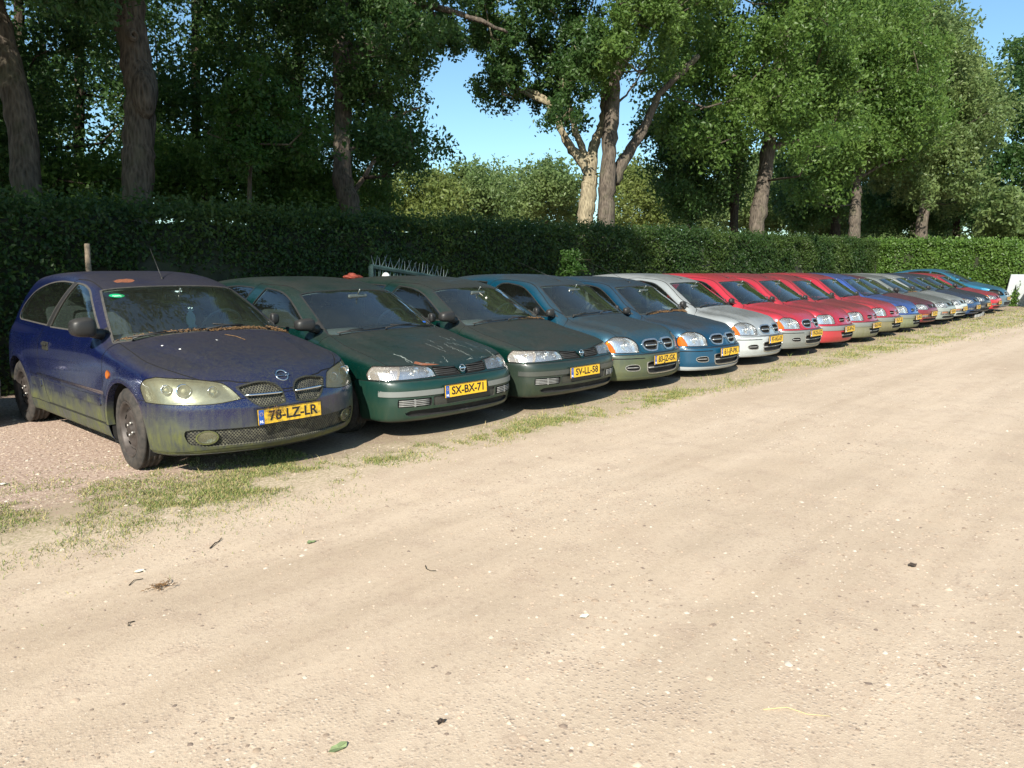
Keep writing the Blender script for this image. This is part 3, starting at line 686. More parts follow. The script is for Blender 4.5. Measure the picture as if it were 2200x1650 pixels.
    s['parts'] = {'lamp': dict(name='headlight', mat='lens_haze', shift=-.003, housing=.055, bowlmat='dull_chrome', lr=True), 'fog': dict(name='fog_light', mat='lens_haze', housing=.03, lr=True), 'fogring': dict(name='fog_light_surround', mat='black_trim', shift=.004, lr=True),
        'grille': dict(name='grille', mat='honey', shift=-.022, lr=True), 'grille_edge': dict(name='grille_frame', mat='black_trim', shift=.003, lr=True), 'intake': dict(name='lower_grille', mat='honey', shift=-.02), 'lip': dict(name='chin_spoiler', mat='black_trim', shift=-.004),
        'indicator': dict(name='side_indicator', mat='orange', shift=.008, lr=True), 'ws': dict(name='windscreen', mat='glass', shift=-.004, glass=True), 'ws_seal': dict(name='windscreen_seal', mat='sealgrey'),
        'dwin': dict(name='side_window', mat='sglass', shift=-.006, glass=True, lr=True), 'qwin': dict(name='side_window', mat='sglass', shift=-.006, glass=True, lr=True), 'hatchw': dict(name='rear_window', mat='sglass', shift=-.004, glass=True),
        'win_seal': dict(name='window_seal', mat='sealgrey', lr=True), 'bpil': dict(name='door_pillar', mat='black_trim', lr=True), 'sail': dict(name='mirror_base', mat='black_trim', lr=True, shift=.006), 'door': dict(lr=True), 'sill': dict(lr=True, mat='paint', shift=.004), 'moulding': dict(name='side_moulding', lr=True, shift=.009),
        'panel_gap': dict(mat='seam', shift=-.004), 'underbody': dict(mat='well'), 'bumper': dict(mat='paint')}
    s['int'] = dict(w=.68, belt=.96, dash=1.50, rear=2.95, mirror=(0.0, 1.80, 1.235))
    def fit(root, F, P):
        for sx in (-1, 1):
            # projector ring, bulb and small round lamp behind the lens
            par = P[('lamp', sx)]; m = MB()
            for x, z, r, dy in ((.66, .638, .052, .035), (.50, .628, .036, .03), (.745, .648, .036, .03)):
                y = surf_y(F, sx*x, z); n = norm_at(F, (sx*x, y, z)); n = (n+Vector((0, -2.0, 0))).normalized(); q = n.to_track_quat('Z', 'Y').to_matrix(); c = Vector((sx*x, y+dy, z))
                prof = [(r, .0), (r*.93, .012), (r*.80, .008), (r*.62, -.012), (r*.25, -.02)]; k = 24; vs = []; fs = []
                for rr, o in prof:
                    for a in range(k): vs.append(c+q @ Vector((rr*math.cos(2*math.pi*a/k), rr*math.sin(2*math.pi*a/k), o)))
                for i in range(len(prof)-1):
                    for a in range(k): fs.append((i*k+a, i*k+(a+1) % k, (i+1)*k+(a+1) % k, (i+1)*k+a))
                m.add(vs, fs, 1 if x > .7 else 0, True)
                bm = bmesh.new(); bmesh.ops.create_icosphere(bm, subdivisions=2, radius=r*.35); m.add([c+v.co+n*.002 for v in bm.verts], [tuple(v.index for v in f.verts) for f in bm.faces], 2, True); bm.free()
            m.build('bulb', [M['chrome'], M['reflector'], M['bulb']], par)
            # chrome bar across each grille opening
            b = MB(); pts = []
            for x in (.055, .10, .16, .22, .28, .325): pts.append((sx*x, surf_y(F, sx*x, .588)-.004, .588+.004*(x-.05)/.27))
            b.tube(pts, .0095, 8); b.build('grille_bar', M['chrome'], P[('grille', sx)])
            m = mirror(root, sx, (.915, 1.44, 1.04) if sx < 0 else (.80, 1.60, 1.02), (.18, .17, .15) if sx < 0 else (.09, .10, .11), M['black_trim'])
            # door handle: recess plate and grip
            x = surf_x(F, 2.62, .815); h = MB(); h.box((sx*(x+.003), 2.62, .815), (.014, .15, .075), 0, Euler((0, sx*R(-4), 0)).to_matrix(), bev=.006); h.box((sx*(x+.016), 2.615, .832), (.014, .12, .024), 0, bev=.006)
            h.build('door_handle', M['black_trim'], P[('door', sx)])
        zc = surf_z(F, 0, .10); y = surf_y(F, 0, .70); badge(root, y-.006, .702, .046, R(-42))
        for (a, b, c) in (((-.05, 1.17, .975), (.28, 1.215, 1.005), (.60, 1.27, 1.02)), ((-.62, 1.24, .975), (-.38, 1.20, .995), (-.06, 1.19, 1.0))):
            f = lambda p, e: (p[0], p[1], surf_z(F, p[0], p[1])+e); wiper(root, f(a, .0), f(b, .014), f(c, .014))
        z = surf_z(F, .0, 2.12); aerial(root, (.0, 2.12, z), (.03, 2.42, z+.28), .004)
    s['fit'] = fit
    return s
def lamp_inside(P, F, key, spots, glassy=1):
    """a round bowl with a bulb for each (x, z, r) behind a lens"""
    for sx in (-1, 1):
        par = P.get((key, sx))
        if par is None: continue
        for x, z, r in spots:
            y = surf_y(F, sx*x, z); m = MB(); c = (sx*x, y+.055, z)
            m.lathe([(r, -.02), (r*.9, .0), (r*.6, .018), (r*.2, .024), (.0, .024)], c=c, axis='y', n=20, mat=0)
            m.lathe([(.0, -.02), (r*.22, -.012), (r*.22, .02)], c=c, axis='y', n=12, mat=1)
            m.build('bulb', [M['chrome'], M['bulb']], par)
def bars(P, F, key, rows, mat, r=.006, name='slat', dy=.0, n=5):
    for sx in (-1, 1):
        par = P.get((key, sx)) or P.get((key, 0))
        if par is None: continue
        for (x0, x1, z) in rows:
            b = MB(); b.tube([(sx*(x0+(x1-x0)*k/n), surf_y(F, sx*(x0+(x1-x0)*k/n), z)+dy, z) for k in range(n+1)], r, 6); b.build(name, mat, par)
# ---- older three-door hatchback (dark green); lights: 'rect', 'oval', 'drop'
def spec_older(lights='rect', res_far=False):
    s = dict(L=4.15, half=.85, H=1.42, zb=.165, axles=(.86, 3.42), wheelR=.29, archR=.335, flare=.008, track=.735, crown=.045, wsc=.24, kt=.10,
        hood=[(-.1, .50), (0, .565), (.05, .615), (.10, .645), (.2, .682), (.5, .762), (.9, .845), (1.2, .895), (1.45, .915), (2.5, .935), (4.3, .97)],
        yf=[(.05, .16), (.15, .07), (.2, .035), (.27, .012), (.34, .0), (.47, .0), (.515, .010), (.54, .035), (.61, .06), (.66, .10), (.8, .2), (1.5, .5)],
        plan=[(0, 0), (.2, .006), (.4, .026), (.55, .06), (.66, .105), (.75, .18), (.81, .30), (.85, .48), (1.0, .95)],
        W=[(.1, .79), (.2, .81), (.33, .83), (.48, .845), (.62, .85), (.78, .835), (.87, .81), (.98, .77), (1.3, .68), (1.6, .58)],
        Wy=[(-.1, .965), (.6, .98), (1.2, 1), (3.1, 1), (3.8, .98), (4.3, .94)],
        yr=[(.05, 4.05), (.2, 4.10), (.4, 4.15), (.55, 4.15), (.75, 4.08), (.95, 4.02), (1.15, 3.90), (1.3, 3.80), (1.5, 3.62)],
        planr=[(0, 0), (.4, .02), (.6, .07), (.75, .17), (.86, .40), (1, .7)],
        roof=[(.6, .64), (1.0, .82), (1.2, .93), (1.45, 1.06), (1.7, 1.185), (1.85, 1.262), (1.95, 1.300), (2.08, 1.336), (2.3, 1.375), (2.6, 1.402), (2.9, 1.408), (3.2, 1.398), (3.6, 1.365), (4.3, 1.27)],
        gw=[(.5, .84), (.82, .815), (.93, .78), (1.1, .72), (1.25, .65), (1.33, .60), (1.38, .55), (1.45, .49)], gy=[(.8, .97), (1.6, 1.0), (2.6, 1.0), (3.4, .975), (4.2, .92)],
        extra=lambda ax, y: .012*np.clip((.58-.08*np.clip(1-y, 0, 1)-ax)/.09, 0, 1)*np.clip((y-.12)/.3, 0, 1)*np.clip((1.35-y)/.3, 0, 1))
    lim = side(spline([(-.2, .3, 1), (.30, .47, 1), (.37, .53), (.40, .585), (.36, .66, 1), (-.2, .7, 1)]), .2)
    if lights == 'rect':
        lampz = front([(.325, .552), (1.0, .538), (1.0, .66), (.60, .650), (.46, .645), (.36, .634), (.333, .60)], 1.0)
        lamp = AND(lampz, lim); ind = AND(lamp, lambda P: .640+(.60-P[:, 2])*.55-np.abs(P[:, 0]))
    elif lights == 'oval':
        lamp = AND(front(spline([(.40, .55), (.44, .51), (.60, .50), (.76, .515), (.84, .56), (.76, .62), (.60, .64), (.46, .62)]), 1.0), lim); ind = front(rrect(.42, .33, .66, .39, .02), 1.0)
    else:
        lamp = AND(front(spline([(.36, .54, 1), (.50, .505), (.70, .505), (1.0, .52, 1), (1.0, .70, 1), (.76, .655), (.60, .64), (.45, .60)]), 1.0), side(spline([(-.2, .3, 1), (.45, .48, 1), (.55, .57), (.45, .68, 1), (-.2, .8, 1)]), .2))
        ind = AND(lamp, lambda P: .735-np.abs(P[:, 0]), lambda P: .57-P[:, 2]-(.0))
    bonnet = AND(topv(spline([(-.1, -.05, 1), (.3, -.02), (.52, .02), (.645, .12), (.70, .30), (.712, .6), (.705, .95), (.685, 1.24, 1), (.5, 1.16), (.3, 1.12), (-.1, 1.10, 1)]), .5), front(spline([(-.1, .618, 1), (.2, .622), (.34, .642, 1), (.6, .656), (1.0, .68, 1), (1.0, 1.3, 1), (-.1, 1.3, 1)]), 2.0))
    ws = topv(spline([(-.1, 1.13, 1), (.3, 1.15), (.55, 1.20), (.675, 1.26, 1), (.61, 1.62), (.565, 1.93, 1), (.3, 1.885), (-.1, 1.87, 1)]), .87)
    grl = front(spline([(-.1, .545, 1), (.2, .548), (.30, .556, 1), (.318, .61), (.315, .628, 1), (.1, .612), (-.1, .61, 1)]), .6)
    strip = AND(band(.400, .447), lambda P: .275-np.abs(P[:, 0]), lambda P: P[:, 1]-.27)
    vent = front(rrect(.40, .305, .70, .378, .012), 1.0)
    mid = front(rrect(-.1, .30, .385, .385, .01), 1.0)
    slot = front(spline([(-.1, .212, 1), (.5, .217), (.62, .232), (.62, .262), (.5, .276), (-.1, .274, 1)]), 1.0)
    dwin = side(spline([(1.52, .925, 1), (1.65, 1.00), (1.86, 1.125), (2.03, 1.215), (2.18, 1.262), (2.40, 1.288, 1), (2.52, 1.12), (2.60, .94, 1)]), .4)
    sail = side([(1.34, .915), (1.505, .925), (1.505, .99)], .4)
    qwin = side(spline([(2.76, .95, 1), (2.70, 1.12), (2.62, 1.292, 1), (2.95, 1.302), (3.25, 1.285), (3.48, 1.22), (3.62, 1.08), (3.66, .98, 1), (3.2, .96)]), .4)
    door = side(spline([(1.27, .28, 1), (1.22, .5), (1.22, .75), (1.27, .90), (1.52, 1.04), (1.80, 1.22), (2.08, 1.305), (2.55, 1.332, 1), (2.68, 1.15), (2.74, .95), (2.76, .7), (2.72, .5), (2.62, .28, 1)]), .54)
    mould = side(rrect(1.30, .42, 2.68, .475, .012), .4)
    bump = AND(lambda P: P[:, 2]-.528, lambda P: P[:, 1]-.56)
    hatchw = rearf(spline([(-.1, .98, 1), (.58, 1.0), (.54, 1.2), (.42, 1.31), (-.1, 1.33, 1)]), 3.5)
    s['feats'] = [dict(part='indicator', fn=ind)] if lights != 'oval' else [dict(part='indicator', fn=ind)]
    s['feats'] += [dict(part='lamp', fn=lamp, frame=.006, edge='panel_gap'), dict(part='grille', fn=grl, frame=.006, edge='panel_gap'), dict(part='strip', fn=strip), dict(part='vent', fn=vent), dict(part='mid', fn=mid), dict(part='slot', fn=slot), dict(part='ws', fn=ws, frame=.015, edge='ws_seal'),
        dict(part='dwin', fn=dwin, frame=.011, edge='win_seal'), dict(part='qwin', fn=qwin, frame=.010, edge='win_seal'), dict(part='sail', fn=sail), dict(part='hatchw', fn=hatchw, frame=.02, edge='win_seal'),
        dict(part='bonnet', fn=bonnet, gap=.006), dict(part='moulding', fn=mould), dict(part='door', fn=door, gap=.006), dict(part='bumper', fn=bump, gap=.005)]
    s['parts'] = {'lamp': dict(name='headlight', mat='lens', shift=-.003, housing=.05, lr=True), 'indicator': dict(name='indicator', mat='orange' if lights != 'rect' else 'clear_ind', shift=-.003, housing=.035, lr=True),
        'grille': dict(name='grille', mat='dark', shift=-.03), 'strip': dict(name='bumper_strip', mat='bumper', shift=.010, lr=True), 'vent': dict(name='bumper_vent', mat='dark', shift=-.02, lr=True), 'mid': dict(name='bumper_recess', mat='slat', shift=-.012), 'slot': dict(name='lower_grille', mat='dark', shift=-.025),
        'ws': dict(name='windscreen', mat='glass', shift=-.004, glass=True), 'ws_seal': dict(name='windscreen_seal', mat='rubber'), 'dwin': dict(name='side_window', mat='sglass', shift=-.006, glass=True, lr=True), 'qwin': dict(name='side_window', mat='sglass', shift=-.006, glass=True, lr=True), 'hatchw': dict(name='rear_window', mat='sglass', glass=True),
        'win_seal': dict(name='window_seal', mat='rubber', lr=True), 'sail': dict(name='mirror_base', mat='black_trim', lr=True, shift=.006), 'door': dict(lr=True), 'moulding': dict(name='side_moulding', mat='black_trim', lr=True, shift=.009), 'panel_gap': dict(mat='seam', shift=-.004), 'underbody': dict(mat='well'), 'bumper': dict(mat='bumper')}
    s['warp'] = ([.85, 1.25, 1.95, 2.65], [0, -.12, -.13, 0]); s['int'] = dict(w=.66, belt=.91, dash=1.42, rear=2.85, mirror=(0.0, 1.76, 1.20))
    def fit(root, F, P):
        if lights == 'rect': lamp_inside(P, F, 'lamp', [(.48, .60, .040)]); lamp_inside(P, F, 'indicator', [(.70, .60, .025)])
        elif lights == 'oval': lamp_inside(P, F, 'lamp', [(.55, .57, .055), (.70, .57, .045)])
        else: lamp_inside(P, F, 'lamp', [(.50, .56, .045), (.64, .585, .05)])
        bars(P, F, 'grille', [(.07, .315, z) for z in (.560, .577, .594, .611)], M['slat'], .005, dy=.004)
        bars(P, F, 'vent', [(.43, .69, z) for z in (.318, .333, .348, .363)], M['vent'], .0045, name='vent_slat', dy=.0)
        for sx in (-1, 1): 
            b = MB(); x = .56; b.box((sx*x, surf_y(F, x, .34)+.004, .34), (.012, .012, .065)); b.build('vent_post', M['vent'], P[('vent', sx)])
        # body-coloured V in the grille
        v = MB(); f = lambda x, z: (x, surf_y(F, x, z)-.003, z)
        v.add([f(-.075, .620), f(.075, .620), f(.026, .565), f(.02, .545), f(-.02, .545), f(-.026, .565)], [(0, 5, 4, 3, 2, 1)], 0)
        v.add([Vector(f(a, b))+Vector((0, .02, 0)) for a, b in ((-.075, .620), (.075, .620), (.026, .565), (.02, .545), (-.02, .545), (-.026, .565))], [(0, 1, 2, 3, 4, 5)], 0)
        v.v = v.v; v.add([v.v[i] for i in range(12)], [(i, (i+1) % 6, 6+(i+1) % 6, 6+i) for i in range(6)], 0)
        v.build('grille_centre', M['paint'], P[('grille', 0)])
        badge(root, surf_y(F, 0, .595)-.012, .596, .031, R(-12), lettering=False)
        for sx in (-1, 1):
            mirror(root, sx, (.885, 1.37, .975) if sx < 0 else (.79, 1.50, .96), (.19, .15, .115) if sx < 0 else (.09, .10, .10), M['black_trim'])
            x = surf_x(F, 2.55, .78); h = MB(); h.box((sx*(x+.003), 2.55, .78), (.014, .15, .06), 0, bev=.006); h.box((sx*(x+.015), 2.545, .795), (.014, .12, .02), 0, bev=.005); h.build('door_handle', M['black_trim'], P[('door', sx)])
            hl = MB(); hl.tube([(sx*.68, 1.05, surf_z(F, .66, 1.05)), (sx*.66, 1.2, surf_z(F, .66, 1.2)+.004)], .006, 6)
        for (a, b, c) in (((-.10, 1.12), (.25, 1.17), (.58, 1.225)), ((-.60, 1.20), (-.36, 1.155), (-.04, 1.145))):
            f2 = lambda p, e: (p[0], p[1], surf_z(F, p[0], p[1])+e); wiper(root, f2(a, .0), f2(b, .014), f2(c, .014))
    s['fit'] = fit
    return s
# ---- small rounded hatchback; kind 'round' (orange corner, chrome nostrils) or 'square'
def spec_small(kind='round'):
    s = dict(L=3.80, half=.80, H=1.45, zb=.15, axles=(.71, 3.12), wheelR=.275, archR=.318, flare=.008, track=.695, crown=.06, wsc=.26, kt=.11, kf=.06,
        hood=[(-.1, .52), (0, .58), (.06, .635), (.12, .672), (.2, .707), (.35, .755), (.6, .81), (.85, .850), (1.05, .875), (1.3, .90), (2.4, .93), (3.9, .97)],
        yf=[(.05, .13), (.14, .06), (.2, .025), (.28, .0), (.40, .0), (.455, .008), (.475, .03), (.50, .05), (.62, .085), (.70, .13), (.82, .22), (1.5, .5)],
        plan=[(0, 0), (.2, .012), (.35, .042), (.5, .092), (.62, .155), (.70, .23), (.76, .34), (.80, .50), (1.0, 1.1)],
        W=[(.1, .75), (.2, .77), (.33, .79), (.48, .80), (.62, .80), (.76, .785), (.86, .76), (.96, .725), (1.3, .64), (1.6, .55)],
        Wy=[(-.1, .965), (.5, .98), (1.0, 1), (2.9, 1), (3.5, .975), (3.9, .93)],
        yr=[(.05, 3.68), (.2, 3.74), (.4, 3.79), (.55, 3.80), (.75, 3.76), (.95, 3.68), (1.15, 3.56), (1.3, 3.46), (1.5, 3.30)],
        planr=[(0, 0), (.4, .025), (.6, .09), (.72, .2), (.80, .42), (1, .8)],
        roof=[(.5, .62), (.9, .84), (1.1, .965), (1.3, 1.09), (1.5, 1.21), (1.62, 1.285), (1.70, 1.322), (1.82, 1.362), (2.0, 1.40), (2.3, 1.430), (2.6, 1.436), (2.9, 1.428), (3.3, 1.39), (3.9, 1.28)],
        gw=[(.5, .79), (.80, .765), (.92, .735), (1.1, .675), (1.25, .61), (1.35, .555), (1.40, .51), (1.48, .45)], gy=[(.7, .97), (1.4, 1.0), (2.4, 1.0), (3.1, .975), (3.8, .92)],
        extra=lambda ax, y: .026*np.clip((.50+.06*np.clip((y-.2)/.8, 0, 1)-ax)/.11, 0, 1)*np.clip((y-.02)/.25, 0, 1)*np.clip((1.25-y)/.3, 0, 1)+.018*np.exp(-((ax-.66)/.09)**2)*np.clip((y-.1)/.2, 0, 1)*np.clip((.9-y)/.5, 0, 1))
    lim = side(spline([(-.2, .3, 1), (.33, .44, 1), (.395, .54), (.38, .63), (.30, .70, 1), (-.2, .75, 1)]), .2)
    rnd_ = kind == 'round'
    if rnd_: lamp = AND(front(spline([(.425, .50, 1), (.55, .500), (.9, .500, 1), (.9, .69, 1), (.62, .682), (.50, .665), (.43, .60)]), 1.0), lim)
    else: lamp = AND(front([(.435, .508), (.9, .508), (.9, .668), (.47, .668), (.445, .64)], 1.0), lim)
    ind = AND(lamp, lambda P: .682+(P[:, 2]-.50)*.28-np.abs(P[:, 0]), lambda P: P[:, 2]-.64) if rnd_ else None
    bonnet = AND(topv(spline([(-.1, -.05, 1), (.25, -.02), (.40, .04), (.52, .10), (.60, .25), (.635, .5), (.645, .8), (.625, 1.15, 1), (.45, 1.06), (.25, 1.02), (-.1, 1.0, 1)]), .45), front(spline([(-.1, .485, 1), (.30, .485), (.385, .50, 1), (.41, .58), (.47, .668), (.60, .69), (1.0, .70, 1), (1.0, 1.3, 1), (-.1, 1.3, 1)]), 2.0))
    ws = topv(spline([(-.1, 1.03, 1), (.25, 1.045), (.48, 1.09), (.625, 1.165, 1), (.57, 1.45), (.525, 1.70, 1), (.27, 1.635), (-.1, 1.62, 1)]), .86)
    if rnd_: grl = front(spline([(.055, .60, 1), (.075, .625), (.17, .63), (.28, .624), (.335, .588), (.295, .53), (.19, .515), (.11, .52, 1)]), .6); gf = .017
    else: grl = front(spline([(.06, .59, 1), (.17, .605), (.28, .60), (.30, .57), (.27, .535), (.12, .53, 1)]), .6); gf = .010
    strip = AND(band(.385, .462), lambda P: P[:, 1]-.44)
    if rnd_: intake = front(spline([(-.1, .235, 1), (.25, .24), (.325, .265), (.335, .33), (.30, .375), (-.1, .38, 1)]), 1.0)
    else: intake = front([(-.1, .235), (.27, .235), (.33, .35), (-.1, .35)], 1.0)
    fogs = front(spline([(.455, .31), (.48, .345), (.57, .35), (.625, .33), (.60, .29), (.48, .285)]), 1.0)
    lip = AND(lambda P: P[:, 2]-(.205+.02*np.clip(np.abs(P[:, 0])-.3, 0, 1)), lambda P: P[:, 1]-.5)
    dwin = side(spline([(1.38, .905, 1), (1.50, .985), (1.69, 1.115), (1.83, 1.212), (1.96, 1.275), (2.18, 1.312, 1), (2.31, 1.295), (2.40, 1.18), (2.44, .925, 1)]), .4)
    sail = side([(1.23, .90), (1.37, .905), (1.37, .975)], .4)
    qwin = side(spline([(2.60, .94, 1), (2.58, 1.15), (2.56, 1.325, 1), (2.85, 1.335), (3.08, 1.30), (3.22, 1.18), (3.28, 1.0, 1), (2.95, .95)]), .4)
    door = side(spline([(1.12, .26, 1), (1.08, .5), (1.09, .75), (1.14, .88), (1.40, 1.02), (1.62, 1.18), (1.85, 1.315), (2.25, 1.36, 1), (2.46, 1.32), (2.52, 1.1), (2.54, .9), (2.54, .5), (2.48, .26, 1)]), .495)
    mould = side(rrect(1.15, .43, 2.48, .48, .012), .4)
    bump = AND(lambda P: P[:, 2]-.470, lambda P: P[:, 1]-.46)
    hatchw = rearf(spline([(-.1, .98, 1), (.55, 1.0), (.50, 1.22), (.38, 1.33), (-.1, 1.35, 1)]), 3.2)
    s['feats'] = ([dict(part='indicator', fn=ind)] if rnd_ else [])+[dict(part='lamp', fn=lamp, frame=.008, edge='panel_gap'), dict(part='grille', fn=grl, frame=gf, edge='grille_ring')]
    if rnd_: s['feats'].append(dict(part='fogs', fn=fogs, frame=.008, edge='fog_ring'))
    if rnd_: s['feats'].append(dict(part='panel_gap', fn=AND(band(.422, .436), lambda P: .37-np.abs(P[:, 0]), lambda P: P[:, 1]-.42)))  # bumper crease: its shade painted as a black sunken band
    s['feats'] += [dict(part='intake', fn=intake, frame=.012, edge='intake_ring') if rnd_ else dict(part='intake', fn=intake), dict(part='lip', fn=lip)] if rnd_ else [dict(part='intake', fn=intake), dict(part='strip', fn=strip)]
    s['feats'] += [dict(part='ws', fn=ws, frame=.015, edge='ws_seal'), dict(part='dwin', fn=dwin, frame=.011, edge='win_seal'), dict(part='qwin', fn=qwin, frame=.010, edge='win_seal'), dict(part='sail', fn=sail), dict(part='hatchw', fn=hatchw, frame=.02, edge='win_seal'),
        dict(part='bonnet', fn=bonnet, gap=.006), dict(part='moulding', fn=mould), dict(part='door', fn=door, gap=.006), dict(part='bumper', fn=bump, gap=.005)]
    s['parts'] = {'lamp': dict(name='headlight', mat='lens', shift=-.003, housing=.05, lr=True), 'indicator': dict(name='indicator', mat='orange', shift=-.003, housing=.03, lr=True), 'grille': dict(mat='dark', shift=-.03, lr=True), 'grille_ring': dict(name='grille_surround', mat='dull_chrome' if rnd_ else 'paint', shift=.008, lr=True),
        'fogs': dict(name='fog_light_slot', mat='dark', shift=-.02, lr=True), 'fog_ring': dict(name='fog_light_surround', mat='dull_chrome', shift=.004, lr=True), 'intake': dict(name='lower_grille', mat='dark', shift=-.03), 'intake_ring': dict(name='lower_grille_frame', mat='dull_chrome', shift=.005), 'lip': dict(name='chin_spoiler', mat='bumper', shift=.006), 'strip': dict(name='bumper_strip', mat='bumper', shift=.010),
        'ws': dict(name='windscreen', mat='glass', shift=-.004, glass=True), 'ws_seal': dict(name='windscreen_seal', mat='rubber'), 'dwin': dict(name='side_window', mat='sglass', shift=-.006, glass=True, lr=True), 'qwin': dict(name='side_window', mat='sglass', shift=-.006, glass=True, lr=True), 'hatchw': dict(name='rear_window', mat='sglass', glass=True),
        'win_seal': dict(name='window_seal', mat='rubber', lr=True), 'sail': dict(name='mirror_base', mat='black_trim', lr=True, shift=.006), 'door': dict(lr=True), 'moulding': dict(name='side_moulding', mat='black_trim', lr=True, shift=.009), 'panel_gap': dict(mat='seam', shift=-.004), 'underbody': dict(mat='well'), 'bumper': dict(mat='bumper')}
    s['warp'] = ([.75, 1.1, 1.7, 2.45], [0, -.07, -.09, 0]); s['int'] = dict(w=.62, belt=.885, dash=1.32, rear=2.65, mirror=(0.0, 1.54, 1.215))
    def fit(root, F, P):
        lamp_inside(P, F, 'lamp', [(.53, .585, .065)] if rnd_ else [(.56, .588, .06)])
        if rnd_: bars(P, F, 'grille', [(.10, .295, .573)], M['dull_chrome'], .010, name='grille_bar', dy=-.002); bars(P, F, 'fogs', [(.47, .61, .318)], M['vent'], .007, dy=.002)
        else: bars(P, F, 'grille', [(.09, .29, .568)], M['vent'], .008, name='grille_bar', dy=.0)
        bars(P, F, 'intake', [(.0, .31, .305)] if rnd_ else [(.0, .29, .29)], M['vent'], .010, dy=.012); 
        badge(root, surf_y(F, 0, .60)-.010, .605, .030, R(-25), lettering=False)
        for sx in (-1, 1):
            mirror(root, sx, (.80, 1.30, .95) if sx < 0 else (.76, 1.36, .95), (.11, .11, .10) if sx < 0 else (.08, .09, .09), M['black_trim'])
            x = surf_x(F, 2.38, .75); h = MB(); h.box((sx*(x+.003), 2.38, .75), (.014, .14, .055), 0, bev=.006); h.build('door_handle', M['black_trim'], P[('door', sx)])
        for (a, b, c) in (((-.05, 1.02), (.24, 1.06), (.52, 1.12)), ((-.56, 1.10), (-.34, 1.055), (-.05, 1.04))):
            f2 = lambda p, e: (p[0], p[1], surf_z(F, p[0], p[1])+e); wiper(root, f2(a, .0), f2(b, .018), f2(c, .016))
    s['fit'] = fit
    return s
